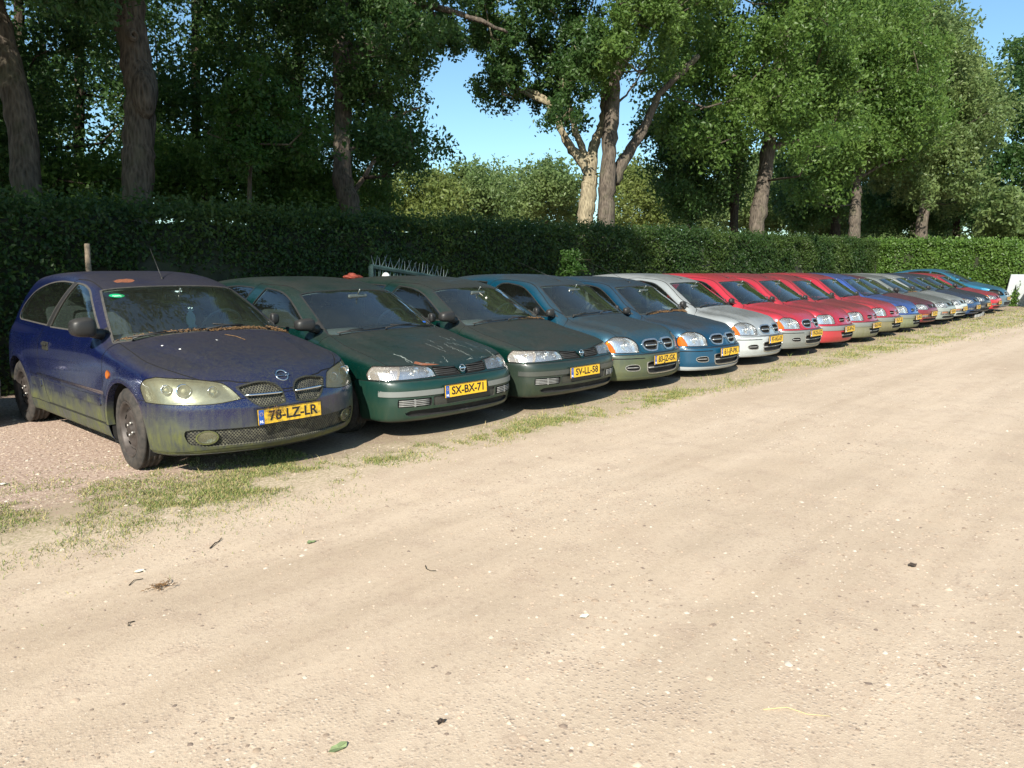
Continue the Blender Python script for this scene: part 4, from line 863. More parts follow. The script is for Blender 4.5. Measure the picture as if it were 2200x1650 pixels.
# ---- long arched liftback at the far end (teal, one lamp missing)
def spec_long():
    s = spec_older('drop'); s.update(L=4.6, half=.88, H=1.56, axles=(.95, 3.65), wheelR=.315, archR=.36,
        hood=[(-.1, .62), (0, .68), (.05, .72), (.10, .75), (.2, .80), (.5, .90), (.9, 1.0), (1.2, 1.06), (1.45, 1.07), (2.5, 1.05), (4.7, 1.08)],
        yf=[(.05, .16), (.15, .07), (.2, .035), (.3, .0), (.5, .0), (.55, .02), (.7, .08), (.85, .2), (1.5, .5)],
        W=[(.1, .79), (.2, .83), (.33, .86), (.48, .875), (.7, .88), (.88, .865), (1.0, .835), (1.1, .79), (1.4, .69), (1.7, .58)],
        yr=[(.05, 4.45), (.2, 4.53), (.5, 4.60), (.8, 4.55), (1.05, 4.46), (1.25, 4.25), (1.4, 3.95), (1.5, 3.7), (1.7, 3.4)],
        roof=[(.6, .80), (.9, .96), (1.1, 1.07), (1.4, 1.22), (1.7, 1.36), (1.95, 1.45), (2.2, 1.51), (2.5, 1.545), (2.8, 1.55), (3.2, 1.52), (3.6, 1.45), (4.0, 1.36), (4.7, 1.2)],
        gw=[(.5, .87), (.95, .84), (1.07, .80), (1.25, .72), (1.4, .65), (1.47, .59), (1.53, .53), (1.6, .45)])
    lim = side(spline([(-.2, .3, 1), (.50, .55, 1), (.60, .68), (.45, .80, 1), (-.2, .8, 1)]), .2)
    lamp = AND(front(spline([(.45, .62, 1), (.60, .60), (1.0, .60, 1), (1.0, .85, 1), (.72, .80), (.55, .76)]), 1.0), lim)
    ws = topv(spline([(-.1, 1.10, 1), (.3, 1.13), (.55, 1.2), (.69, 1.28, 1), (.63, 1.7), (.57, 2.03, 1), (.3, 1.98), (-.1, 1.96, 1)]), 1.0)
    w1 = side(spline([(1.62, 1.10, 1), (1.9, 1.27), (2.15, 1.38), (2.45, 1.44, 1), (2.50, 1.10, 1)]), .4); w0 = side([(1.33, 1.09), (1.58, 1.10), (1.58, 1.21)], .4)
    w2 = side(spline([(2.58, 1.10, 1), (2.53, 1.44, 1), (2.9, 1.455), (3.25, 1.42, 1), (3.40, 1.11, 1)]), .4); w3 = side(spline([(3.50, 1.12, 1), (3.34, 1.40, 1), (3.7, 1.32), (4.0, 1.17, 1)]), .4)
    d1 = side(spline([(1.35, .30, 1), (1.30, .7), (1.36, 1.05), (1.9, 1.34), (2.15, 1.44), (2.5, 1.49, 1), (2.54, 1.1), (2.54, .30, 1)]), .4)
    d2 = side(spline([(2.56, .30, 1), (2.56, 1.1), (2.51, 1.49, 1), (3.0, 1.50), (3.3, 1.44, 1), (3.46, 1.1), (3.40, .75), (3.2, .50), (3.14, .30, 1)]), .4)
    grl = front(rrect(.05, .60, .36, .70, .02), .6); intake = front(rrect(-.1, .25, .5, .36, .02), 1.0)
    bonnet = AND(topv(spline([(-.1, -.05, 1), (.45, .0), (.62, .15), (.71, .4), (.71, .95), (.69, 1.26, 1), (.3, 1.1), (-.1, 1.08, 1)]), .5), front(spline([(-.1, .71, 1), (.4, .73), (1.0, .80, 1), (1.0, 1.5, 1), (-.1, 1.5, 1)]), 2.0))
    bump = AND(lambda P: P[:, 2]-.57, lambda P: P[:, 1]-.58)
    s['feats'] = [dict(part='lamp', fn=lamp, frame=.008, edge='panel_gap'), dict(part='grille', fn=grl, frame=.010, edge='grille_ring'), dict(part='intake', fn=intake), dict(part='ws', fn=ws, frame=.015, edge='ws_seal')]+[dict(part='dwin', fn=w, frame=.016, edge='win_seal') for w in (w0, w1, w2, w3)]+[dict(part='bonnet', fn=bonnet, gap=.006), dict(part='door', fn=d1, gap=.006), dict(part='rdoor', fn=d2, gap=.006), dict(part='bumper', fn=bump, gap=.005)]
    s['parts'] = dict(s['parts']); s['parts'].update({'lamp': dict(name='headlight', mat='dark', shift=-.06, lr=True), 'grille': dict(mat='dark', shift=-.03, lr=True), 'grille_ring': dict(name='grille_surround', mat='dull_chrome', shift=.006, lr=True), 'intake': dict(name='lower_grille', mat='dark', shift=-.03), 'rdoor': dict(name='door', lr=True)})
    s['warp'] = None; s['int'] = dict(w=.68, belt=1.05, dash=1.55, rear=3.05, mirror=(0.0, 1.85, 1.34))
    def fit(root, F, P):
        bars(P, F, 'grille', [(.08, .34, .65)], M['vent'], .010, name='grille_bar'); badge(root, surf_y(F, 0, .66)-.01, .66, .035, R(-20), False)
        for sx in (-1, 1): mirror(root, sx, (.94, 1.52, 1.14), (.20, .15, .13), M['paint'])
        r = MB(); x, z = .62, .68; y = surf_y(F, -x, z); r.lathe([(.075, -.01), (.07, .02), (.03, .05), (0, .055)], c=(-x, y+.05, z), axis='y', n=20); r.build('bulb', M['reflector'], P[('lamp', -1)])
    s['fit'] = fit
    return s
M['clear_ind'] = lens_mat('clear_indicator', (.97, .95, .92), .14, (.75, .66, .56)); M['striptrim'] = simple('bumper_strip_trim', (.36, .37, .36), .4, noise=.15)
# ------------------------------------------------------------------ ground
def H2(x, y):
    """gentle relief of the yard"""
    return .012*math.sin(x*.9+y*.7)+.010*math.sin(x*.35-y*1.3+1)+.006*math.sin(2.3*x+1.1*y)
def vnoise(x, y, seed=0):
    xi = np.floor(x).astype(int); yi = np.floor(y).astype(int); xf = x-xi; yf = y-yi; xf = xf*xf*(3-2*xf); yf = yf*yf*(3-2*yf)
    def h(a, b):
        n = (a*374761393+b*668265263+seed*1442695041) & 0x7fffffff; n = (n ^ (n >> 13))*1274126177 & 0x7fffffff; return ((n ^ (n >> 16)) & 0xffff)/65535.0
    return (h(xi, yi)*(1-xf)+h(xi+1, yi)*xf)*(1-yf)+(h(xi, yi+1)*(1-xf)+h(xi+1, yi+1)*xf)*yf
def fbm(x, y, o=4, seed=0):
    s = 0; a = .5
    for k in range(o): s = s+a*vnoise(x*2**k, y*2**k, seed+k); a *= .5
    return s
def relief(x, y):
    x = np.asarray(x, float); y = np.asarray(y, float)
    near = np.exp(-((np.hypot(x-3, y-2)/16)**2))
    h = (.022*(fbm(x*.5, y*.8, 3, 3)-.45)+.018*(fbm(x*2.1, y*2.6, 3, 9)-.45))*near
    # wheel tracks along the lane
    for y0, dep in ((3.3, .014), (1.9, .016), (.6, .012), (-.9, .014)): h = h-.5*dep*np.exp(-((y-y0-.25*np.sin(x*.23)+.02*x)/.26)**2)*np.exp(-(x/40)**2)
    return h*np.clip((4.6-y)/.8, 0, 1)*1.0
def ground():
    def axis(a, b, fine_a, fine_b, d0, grow):
        v = list(np.arange(fine_a, fine_b, d0)); d = d0; x = fine_b
        while x < b: v.append(x); d *= grow; x += d
        v.append(b); d = d0; x = fine_a-d0; lo = []
        while x > a: lo.append(x); d *= grow; x -= d
        lo.append(a); return np.array(lo[::-1]+v)
    xs = axis(-400, 900, -1, 11, .05, 1.09); ys = axis(-400, 900, -.5, 5.6, .05, 1.09)
    X, Y = np.meshgrid(xs, ys, indexing='ij'); Z = relief(X, Y); V = np.stack([X, Y, Z], -1).reshape(-1, 3); ny = len(ys)
    i = (np.arange(len(xs)-1)[:, None]*ny+np.arange(ny-1)[None]).ravel(); T = np.concatenate([np.stack([i, i+ny, i+ny+1], 1), np.stack([i, i+ny+1, i+1], 1)])
    m = NT('sandy_gravel'); v = m.obj(); s = m.n('SeparateXYZ', i_0=v)
    big = m.noise(v, .55, 5, .6); mid = m.noise(v, 4.5, 6, .65); fine = m.noise(v, 38, 5, .7); mic = m.noise(v, 160, 3, .6)
    lane = m.noise(m.map(v, (.16, 1.7, 1)), 1, 4, .6)
    c = m.mix(m.ramp(big, .3, .7), (.415, .325, .238), (.495, .395, .292))
    c = m.mix(m.math('MULTIPLY', m.ramp(lane, .40, .62), .6), c, (.595, .485, .368))
    c = m.mix(m.math('MULTIPLY', m.ramp(mid, .5, .75), .55), c, (.36, .265, .20))
    c = m.mix(m.math('MULTIPLY', m.ramp(fine, .52, .72), .55), c, (.27, .20, .155)); c = m.mix(m.math('MULTIPLY', m.ramp(mic, .58, .72), .6), c, (.72, .62, .50))
    # darker soil under and behind the cars, greenish verge in front of them
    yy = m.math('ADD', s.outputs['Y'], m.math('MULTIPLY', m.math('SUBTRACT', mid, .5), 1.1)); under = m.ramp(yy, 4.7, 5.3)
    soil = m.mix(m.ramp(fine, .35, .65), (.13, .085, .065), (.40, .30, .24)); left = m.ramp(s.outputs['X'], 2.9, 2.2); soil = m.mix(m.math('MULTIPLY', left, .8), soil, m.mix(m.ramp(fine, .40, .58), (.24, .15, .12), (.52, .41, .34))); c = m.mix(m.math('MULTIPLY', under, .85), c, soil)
    y2 = m.math('ADD', m.math('ADD', s.outputs['Y'], m.math('MULTIPLY', s.outputs['X'], .035)), m.math('MULTIPLY', m.math('SUBTRACT', big, .5), 1.2))
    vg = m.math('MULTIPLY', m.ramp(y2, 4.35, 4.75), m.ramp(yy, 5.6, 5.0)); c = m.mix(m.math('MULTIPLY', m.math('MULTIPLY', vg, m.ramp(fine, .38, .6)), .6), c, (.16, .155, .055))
    peb = m.n('TexVoronoi', i_Scale=55.0); m.set(peb.inputs['Vector'], v); pd = m.ramp(peb.outputs['Distance'], .10, .42, 1, 0)
    pm = m.ramp(m.math('ADD', big, m.math('MULTIPLY', mid, .4)), .62, .82); pc = m.mix(m.n('SeparateColor', i_0=peb.outputs['Color']).outputs[0], (.20, .15, .12), (.62, .53, .43))
    c = m.mix(m.math('MULTIPLY', m.math('MULTIPLY', pd, pm), .8), c, pc)
    hgt = m.math('ADD', m.math('MULTIPLY', fine, .6), m.math('ADD', m.math('MULTIPLY', mic, .35), m.math('MULTIPLY', m.math('MULTIPLY', pd, pm), .5)))
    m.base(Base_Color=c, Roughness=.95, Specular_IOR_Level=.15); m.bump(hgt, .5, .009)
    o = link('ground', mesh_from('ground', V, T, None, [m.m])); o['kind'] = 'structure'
    return o
GRD = ground()
def stones():
    n = 60000; r = nrng
    # density falls with distance from the camera
    u = r.random(n); d = .9+13*u**1.7; a = R(YAW)+r.uniform(-.66, .66, n); x = d*np.cos(a); y = d*np.sin(a)
    clump = fbm(x*1.1, y*1.1, 3, 21); right = np.clip((x-y*.6)/6, 0, 1); keep = (r.random(n) < np.clip((clump-.36)*4, .22, 1)*(.55+.6*right)) & (y < 5.4) & (y > -4)
    x, y = x[keep], y[keep]; xx = r.uniform(.4, 3.0, 16000); yy = r.uniform(5.2, 9.6, 16000); x = np.concatenate([x, xx]); y = np.concatenate([y, yy]); n = len(x); sz = np.exp(r.normal(-5.45, .42, n)); sz = np.clip(sz, .0018, .015)
    base = np.array([(1, 0, 0), (0, 1, 0), (-1, 0, 0), (0, -1, 0), (.0, 0, .75), (.75, .75, .1), (-.75, .7, .12), (-.7, -.75, .1), (.7, -.7, .12)], float)
    fc = np.array([(4, 0, 5), (4, 5, 1), (4, 1, 6), (4, 6, 2), (4, 2, 7), (4, 7, 3), (4, 3, 8), (4, 8, 0)])
    rot = r.uniform(0, 6.3, n); P = base[None]*(1+r.normal(0, .16, (n, 9, 3)))*sz[:, None, None]; P[:, :, 0] *= r.uniform(.9, 1.5, n)[:, None]
    c, s_ = np.cos(rot)[:, None], np.sin(rot)[:, None]; Q = np.stack([P[..., 0]*c-P[..., 1]*s_, P[..., 0]*s_+P[..., 1]*c, P[..., 2]], -1)
    Q[..., 0] += x[:, None]; Q[..., 1] += y[:, None]; Q[..., 2] += relief(x, y)[:, None]-.0008
    T = (fc[None]+(np.arange(n)*9)[:, None, None]).reshape(-1, 3)
    m = NT('pebbles'); geo = m.n('NewGeometry').outputs['Random Per Island']; cr = m.n('ValToRGB'); m.set(cr.inputs[0], geo); e = cr.color_ramp; e.elements[0].color = (.17, .13, .105, 1); e.elements[1].color = (.56, .50, .42, 1); e.elements[1].position = 1
    for p, col in ((.25, (.33, .25, .18, 1)), (.6, (.45, .34, .25, 1)), (.85, (.52, .43, .33, 1))): q = e.elements.new(p); q.color = col
    m.base(Base_Color=cr.outputs[0], Roughness=.8)
    me = mesh_from('pebbles', Q.reshape(-1, 3), T, None, [m.m]); o = link('pebbles', me); tag(o, 'loose pebbles and grit strewn over the sandy yard', 'gravel', kind='stuff')
stones()
def grass():
    r = nrng; X = []; Y = []; Hh = []
    def patch(n, x0, x1, yc, spread, thr, h, seed=4):
        x = r.uniform(x0, x1, n); y = yc(x)+r.normal(0, 1, n)*spread(x); q = fbm(x*2.2, y*2.6, 4, seed)*.6+fbm(x*9, y*9, 2, seed+3)*.4; k = r.random(n) < np.clip((q-thr+.06)/.16, 0, 1)**1.5
        X.append(x[k]); Y.append(y[k]); Hh.append(r.gamma(3, h/3, n)[k])
    patch(80000, -.6, 3.2, lambda x: 5.25-.10*x, lambda x: .52-.05*x, .39, .012)
    patch(60000, 1.5, 8, lambda x: 4.70-.02*x, lambda x: .15+0*x, .42, .015)
    patch(26000, 8, 20, lambda x: 4.55-.015*(x-8), lambda x: .17+.008*(x-8), .42, .019)
    patch(34000, 15, 42, lambda x: 4.5-.03*(x-15), lambda x: .32+.03*(x-15), .38, .026)
    patch(8000, -1, 2.1, lambda x: 7+0*x, lambda x: 1.2+0*x, .56, .02)
    patch(1500, 2.5, 30, lambda x: 4.9+0*x, lambda x: .10+0*x, .52, .045, 31)
    patch(9000, .3, 2.4, lambda x: 4.55+0*x, lambda x: .25+0*x, .50, .018, 12)
    x = np.concatenate(X); y = np.concatenate(Y); h = np.concatenate(Hh)*(1+.0*x); n = len(x)
    a = r.uniform(0, 6.3, n); w = .0007+.0008*r.random(n)+.00020*np.hypot(x, y); ln = r.normal(0, .6, (n, 2))*h[:, None]; dx, dy = np.cos(a)*w, np.sin(a)*w
    z0 = relief(x, y)-.002
    V = np.stack([np.stack([x-dx, y-dy, z0], 1), np.stack([x+dx, y+dy, z0], 1), np.stack([x+ln[:, 0]*.4+dx*.7, y+ln[:, 1]*.4+dy*.7, z0+h*.6], 1), np.stack([x+ln[:, 0]*.4-dx*.7, y+ln[:, 1]*.4-dy*.7, z0+h*.6], 1), np.stack([x+ln[:, 0], y+ln[:, 1], z0+h], 1)], 1)
    T = (np.array([(0, 1, 2), (0, 2, 3), (3, 2, 4)])[None]+(np.arange(n)*5)[:, None, None]).reshape(-1, 3)
    m = NT('grass_blades'); ri = m.n('NewGeometry').outputs['Random Per Island']; cr = m.n('ValToRGB'); m.set(cr.inputs[0], ri); e = cr.color_ramp; e.elements[0].color = (.07, .11, .02, 1); e.elements[1].color = (.38, .30, .15, 1)
    for p, col in ((.3, (.12, .17, .035, 1)), (.55, (.19, .215, .055, 1)), (.8, (.31, .26, .10, 1))): q = e.elements.new(p); q.color = col
    m.base(Base_Color=cr.outputs[0], Roughness=.7)
    o = link('grass', mesh_from('grass', V.reshape(-1, 3), T, None, [m.m])); tag(o, 'thin patchy grass along the noses of the parked cars', 'grass', kind='stuff')
grass()
# ------------------------------------------------------------------ foliage
LEAF_N, LEAF_S = 1.9, .62
def leaf_mat(name, lo, hi, tip, trans=.45):
    m = NT(name); ri = m.n('NewGeometry').outputs['Random Per Island']; v = m.obj(); n = m.noise(v, .45, 3, .6)
    c = m.mix(ri, lo, hi); c = m.mix(m.math('MULTIPLY', m.ramp(n, .45, .7), .6), c, tip); t = m.t
    m.base(Base_Color=c, Roughness=.45, Specular_IOR_Level=.35)
    tl = m.n('BsdfTranslucent'); m.set(tl.inputs[0], m.mix(.5, c, tuple(min(1, x*1.7) for x in tip)))
    mx = t.nodes.new('ShaderNodeMixShader'); mx.inputs[0].default_value = trans; t.links.new(m.p.outputs[0], mx.inputs[1]); t.links.new(tl.outputs[0], mx.inputs[2]); t.links.new(mx.outputs[0], m.out.inputs[0]); return m.m
def bark_mat(name, lo, hi, sc=1.0):
    m = NT(name); v = m.obj(); n = m.noise(m.map(v, (9*sc, 9*sc, 1.6*sc)), 1, 6, .7); n2 = m.noise(v, 1.3, 4, .6); vo = m.n('TexVoronoi', i_Scale=1.0); m.set(vo.inputs['Vector'], m.map(v, (26*sc, 26*sc, 4.5*sc)))
    d = m.math('ADD', n, m.math('MULTIPLY', vo.outputs['Distance'], .5)); c = m.mix(m.ramp(d, .45, 1.0), lo, hi); c = m.mix(m.math('MULTIPLY', m.ramp(n2, .5, .68), .5), c, (.12, .125, .07))
    m.base(Base_Color=c, Roughness=.95, Specular_IOR_Level=.1); m.bump(d, .9, .05); return m.m
M['oak_leaf'] = leaf_mat('oak_leaves', (.022, .060, .018), (.060, .122, .030), (.092, .16, .040)); M['oak_leaf_sunlit'] = leaf_mat('oak_leaves_sunny', (.040, .092, .018), (.105, .19, .036), (.16, .235, .055))  # second oak green is the sunlit copy, sunlight painted in as brighter colour
M['far_leaf'] = leaf_mat('far_leaves', (.075, .125, .042), (.155, .225, .075), (.20, .25, .085)); M['far_leaf_yellow'] = leaf_mat('far_yellow_leaves', (.09, .13, .035), (.17, .215, .055), (.20, .225, .06)); M['maple_leaf'] = leaf_mat('bright_maple_leaves', (.022, .060, .010), (.050, .115, .02), (.08, .15, .028))  # far leaves: aerial haze painted in as a paler green
M['hedge_leaf'] = leaf_mat('beech_leaves', (.017, .043, .012), (.045, .092, .020), (.10, .145, .030)); M['hedge_lit'] = leaf_mat('beech_leaves_sunlit', (.045, .10, .018), (.10, .18, .03), (.15, .22, .042), .3)  # second beech green has the sun on the far hedge painted in
M['bark'] = bark_mat('oak_bark', (.04, .034, .028), (.15, .125, .10)); M['bark_sunlit'] = bark_mat('oak_bark_sunlit', (.13, .11, .075), (.36, .31, .21)); M['bark_dark'] = bark_mat('dark_bark', (.02, .017, .014), (.07, .055, .042))  # middle bark: sunlight on the left twin trunk painted in as paler colour
def leaves(C, n, rad, size, seed, flat=.75, up=.35):
    n = int(n*LEAF_N); size = size*LEAF_S
    """leaf-sized folded faces in clumps round the centres C (k,3)"""
    r = np.random.default_rng(seed); C = np.asarray(C, float); rad = np.broadcast_to(np.asarray(rad, float), len(C)); k = np.repeat(np.arange(len(C)), n)
    # sub-clumps in every clump: twigs
    m = len(k); sc = 14; sub_ = r.normal(0, 1, (len(C), sc, 3)); sub_ /= np.linalg.norm(sub_, axis=2)[..., None]+1e-9; sub_ *= (r.random((len(C), sc, 1))**.42)
    s_i = r.integers(0, sc, m); P = C[k]+sub_[k, s_i]*rad[k][:, None]*np.array([1, 1, flat])+r.normal(0, .17, (m, 3))*rad[k][:, None]
    S = size*r.uniform(.65, 1.35, m); d = r.normal(0, 1, (m, 3)); d[:, 2] -= .25; d /= np.linalg.norm(d, axis=1)[:, None]; q = r.normal(0, 1, (m, 3)); q[:, 2] += up
    w = np.cross(d, q); w /= np.linalg.norm(w, axis=1)[:, None]+1e-9; nn = np.cross(w, d)
    V = np.stack([P-d*S[:, None], P+w*S[:, None]*.55+nn*S[:, None]*.18-d*S[:, None]*.12, P+d*S[:, None], P-w*S[:, None]*.55+nn*S[:, None]*.18+d*S[:, None]*.05], 1)
    T = (np.array([(0, 1, 2), (0, 2, 3)])[None]+(np.arange(m)*4)[:, None, None]).reshape(-1, 3)
    return V.reshape(-1, 3), T
def leaf_obj(name, V, T, mat, parent=None):
    me = mesh_from(name, V, T, None, [mat]); me.polygons.foreach_set('use_smooth', np.zeros(len(T), bool)); return link(name, me, parent)
def limb(mb, pts, r0, r1, n=10, wob=.0, seed=0, mat=0):
    """tapered branch through the given points, splined and slightly crooked"""
    P = [Vector(p) for p in pts]; out = []; r = random.Random(seed); m = len(P)
    for i in range(m-1):
        a, b, c, d = P[max(i-1, 0)], P[i], P[i+1], P[min(i+2, m-1)]
        for k in range(6):
            t = k/6; out.append(.5*((2*b)+(c-a)*t+(2*a-5*b+4*c-d)*t*t+(3*b-a-3*c+d)*t**3)+Vector((r.gauss(0, wob), r.gauss(0, wob), 0)))
    out.append(P[-1]); L = len(out)
    rs = [(r0+(r1-r0)*(i/(L-1))**.8)*(1+.06*r.gauss(0, 1)) for i in range(L)]
    mb.tube(out, rs, n, mat=mat); return out
def at(u, v, z):
    """world point seen at photo pixel (u, v) at depth z: only used to measure where trunks and crowns stand"""
    fw = Vector((math.cos(R(YAW))*math.cos(PITCH), math.sin(R(YAW))*math.cos(PITCH), -math.sin(PITCH))); rt = Vector((math.sin(R(YAW)), -math.cos(R(YAW)), 0)); up = rt.cross(fw)
    return Vector((0, 0, CAM_H))+(fw+rt*((u-1100)/F_PX)+up*((825-v)/F_PX))*z
def tree(name, label, trunk, limbs, puffs, leafmat, barkmat='bark', nleaf=380, size=.095, seed=1, cat='tree', group=None, r0=.3, r1=.2, extra=None, twig=True):
    """trunk: list of world points; limbs: [(points, r0, r1)]; puffs: [(centre, radius)]"""
    b = Vector(trunk[0]); root = empty(name, b); tag(root, label, cat, group)
    mb = MB(); off = [Vector(p)-b for p in trunk]; skel = limb(mb, off, r0, r1, 18, .015*r0*3, seed)
    for pts, a, c in limbs: skel += limb(mb, [Vector(p)-b for p in pts], a, c, 9, .02, seed+1)
    if extra: extra(mb, b)
    mb.build('trunk', M[barkmat], root)
    rn = random.Random(seed)
    if puffs:
        C = np.array([tuple(Vector(p)-b) for p, _ in puffs]); rad = np.array([q for _, q in puffs])
        if twig:
            bm_ = MB(); sk = np.array([tuple(s) for s in skel])
            for c, q in zip(C, rad):
                d = np.linalg.norm(sk-c, axis=1)+np.maximum(0, sk[:, 2]-c[2])*1.5; j = int(d.argmin()); s_ = Vector(sk[j]); e = Vector(c); mid = (s_+e)/2+Vector((rn.gauss(0, .2), rn.gauss(0, .2), -.12*(e-s_).length))
                if (e-s_).length < 7: w_ = min(1, (e-s_).length/2.5); bm_.tube([s_, mid, e], [.05*w_, .032*w_, .012*w_], 5); skadd = [tuple(mid), tuple(e)]; sk = np.concatenate([sk, np.array(skadd)])
                for _ in range(3 if (e-s_).length < 7 else 0):
                    t = e+Vector((rn.gauss(0, 1), rn.gauss(0, 1), rn.gauss(0, .7))).normalized()*q*.85; bm_.tube([e, (e+t)/2+Vector((0, 0, .05*w_)), t], [.014*w_, .009*w_, .004*w_], 4, cap=False)
            bm_.build('branches', M[barkmat], root)
        V, T = leaves(C, nleaf, rad, size, seed+50); leaf_obj('crown', V, T, M[leafmat], root)
    return root
def cloud(n, box, seed, rad=(.8, 1.3), keep=None):
    """n puff centres in a pixel/depth box ((u0,v0),(u1,v1),(z0,z1)) measured from the photograph"""
    r = random.Random(seed); out = []; tries = 0
    while len(out) < n and tries < n*60:
        tries += 1; u, v, z = r.uniform(box[0][0], box[1][0]), r.uniform(box[0][1], box[1][1]), r.uniform(*box[2])
        if keep and not keep(u, v): continue
        out.append((at(u, v, z), r.uniform(*rad)))
    return out
def inside(poly):
    def f(u, v):
        c = False
        for i in range(len(poly)):
            (x0, y0), (x1, y1) = poly[i], poly[i-1]
            if (y0 > v) != (y1 > v) and u < (x1-x0)*(v-y0)/(y1-y0)+x0: c = not c
        return c
    return f
def puffs_in(poly, n, z, seed, rad=(.8, 1.3)):
    us = [p[0] for p in poly]; vs = [p[1] for p in poly]; return cloud(n, ((min(us), min(vs)), (max(us), max(vs)), z), seed, rad, inside(poly))
# ------------------------------------------------------------------ hedge
def hedge(name, label, a, b, h0, h1, thick, mat, per_m2=330, size=.034, seed=3, stray=.13):
    a, b = Vector((*a, 0)), Vector((*b, 0)); L = (b-a).length; d = (b-a).normalized(); nrm = Vector((d.y, -d.x, 0)); root = empty(name, a); tag(root, label, 'hedge'); r = np.random.default_rng(seed)
    # woody core with an uneven surface
    nx, nz = int(L*3), 12; V = []; T = []
    prof = [(thick*.5-.14, 0.0), (thick*.5-.10, .35), (thick*.5-.12, .7), (thick*.5-.18, .93), (0, .98), (-thick*.5+.18, .93), (-thick*.5+.12, .5), (-thick*.5+.14, 0)]
    for i in range(nx+1):
        t = i/nx; h = h0+(h1-h0)*t
        for (o, z) in prof: p = d*(L*t)+nrm*(o+r.normal(0, .045)); V.append((p.x, p.y, z*h-.0+r.normal(0, .03)*(z > 0)))
    m = len(prof)
    for i in range(nx):
        for j in range(m-1): q = i*m+j; T += [(q, q+m, q+m+1), (q, q+m+1, q+1)]
    for e in (0, nx):
        for j in range(1, m-1): T.append((e*m, e*m+j, e*m+j+1))
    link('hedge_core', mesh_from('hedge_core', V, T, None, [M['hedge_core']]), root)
    def put(n, t, o, z, sz):
        P = np.outer(t*L, np.array(d[:]))+np.outer(o, np.array(nrm[:])); P[:, 2] += z; return P
    Lv = []; dist = lambda P: np.hypot(P[:, 0]+a.x, P[:, 1]+a.y)
    def face(n, of, zf, bias):
        t = r.random(n); h = h0+(h1-h0)*t; o, z = of(t, h, n), zf(t, h, n); bul = (fbm(t*L*.9, z*1.4, 3, seed)-.45)*.46+(fbm(t*L*3.1, z*3.6, 2, seed+5)-.4)*.16
        o = o+bias*bul+r.normal(0, .035, n)
        P = put(n, t, o, z, 0); return P
    nf = int(L*((h0+h1)/2)*per_m2); nt = int(L*thick*per_m2)
    P1 = face(nf, lambda t, h, n: thick*.5-.03+0*t, lambda t, h, n: r.random(n)**.9*h, 1); P2 = face(nt, lambda t, h, n: r.uniform(-.5, .5, n)*thick, lambda t, h, n: h+(fbm(t*L*1.3, t*0, 3, seed)-.5)*.16+np.abs(r.normal(0, stray, n)), 0); P3 = face(nf//4, lambda t, h, n: -thick*.5+.03+0*t, lambda t, h, n: r.random(n)*h, -1)
    ne = int(thick*(h0+h1)/2*per_m2); PE = put(ne, np.where(r.random(ne) < .5, 0., 1.)+r.normal(0, .06/L, ne), r.uniform(-.5, .5, ne)*thick, r.random(ne)*h1, 0)
    P = np.concatenate([P1, P2, P3, PE]); n = len(P); S = (size*(1+dist(P)/40))*r.uniform(.7, 1.3, n)
    dd = r.normal(0, 1, (n, 3)); dd[:, 2] -= .5; dd /= np.linalg.norm(dd, axis=1)[:, None]; q = r.normal(0, .7, (n, 3))+np.array(nrm[:])*1.1+np.array([0, 0, .6]); w = np.cross(dd, q); w /= np.linalg.norm(w, axis=1)[:, None]+1e-9; nn = np.cross(w, dd)
    V = np.stack([P-dd*S[:, None], P+w*S[:, None]*.62+nn*S[:, None]*.15, P+dd*S[:, None], P-w*S[:, None]*.62+nn*S[:, None]*.15], 1).reshape(-1, 3)
    T = (np.array([(0, 1, 2), (0, 2, 3)])[None]+(np.arange(n)*4)[:, None, None]).reshape(-1, 3); leaf_obj('foliage', V, T, M[mat], root); return root
M['straw'] = simple('straw', (.55, .44, .22), .7)
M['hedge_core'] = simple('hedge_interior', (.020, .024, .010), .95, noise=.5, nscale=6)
hedge('beech_hedge', 'long clipped dark green beech hedge running behind the parked cars', (-9, 10.4), (38.2, 11.9), 2.02, 2.66, 1.1, 'hedge_leaf', per_m2=1150, size=.025, seed=3)
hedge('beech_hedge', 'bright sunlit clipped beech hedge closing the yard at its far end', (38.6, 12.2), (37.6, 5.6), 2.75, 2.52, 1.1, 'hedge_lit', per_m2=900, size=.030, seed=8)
# ------------------------------------------------------------------ trees of the row behind the hedge
def gpt(u, z): p = at(u, 600, z); return Vector((p.x, p.y, 0))
def wood(u, z, vs, us=None):
    """trunk points from the ground up through pixels (us, vs) at depth z"""
    p = [gpt(u, z)]
    for k, v in enumerate(vs): p.append(at(us[k] if us else u, v, z))
    return p
dz = 12.4
def knot(mb, b):
    c = at(322, 205, dz-.1)-b; bm = bmesh.new(); bmesh.ops.create_icosphere(bm, subdivisions=3, radius=1)
    mb.add([Vector((v.co.x*.19, v.co.y*.22, v.co.z*.40))+c-Vector((.10, 0, .02)) for v in bm.verts], [tuple(v.index for v in f.verts) for f in bm.faces], 0, True); bm.free()
    c = at(285, 75, dz-.3)-b; mb.lathe([(.10, 0), (.07, -.05), (.03, -.03), (.02, .04)], c=c, axis='y', n=10)
tree('oak_tree', 'dark oak at the left edge whose thick trunk leans left above the hedge', wood(62, 11.6, (420, 250, 100, -60, -300), (60, 42, 10, -40, -120)), [([at(0, 100, 11.6), at(-150, 0, 11.6)], .16, .07)],
    puffs_in([(-200, -500), (250, -500), (190, 60), (120, 150), (30, 190), (-200, 230)], 62, (9.6, 14.5), 1, (.6, 1.0)), 'oak_leaf', nleaf=620, size=.075, seed=1, r0=.245, r1=.15)
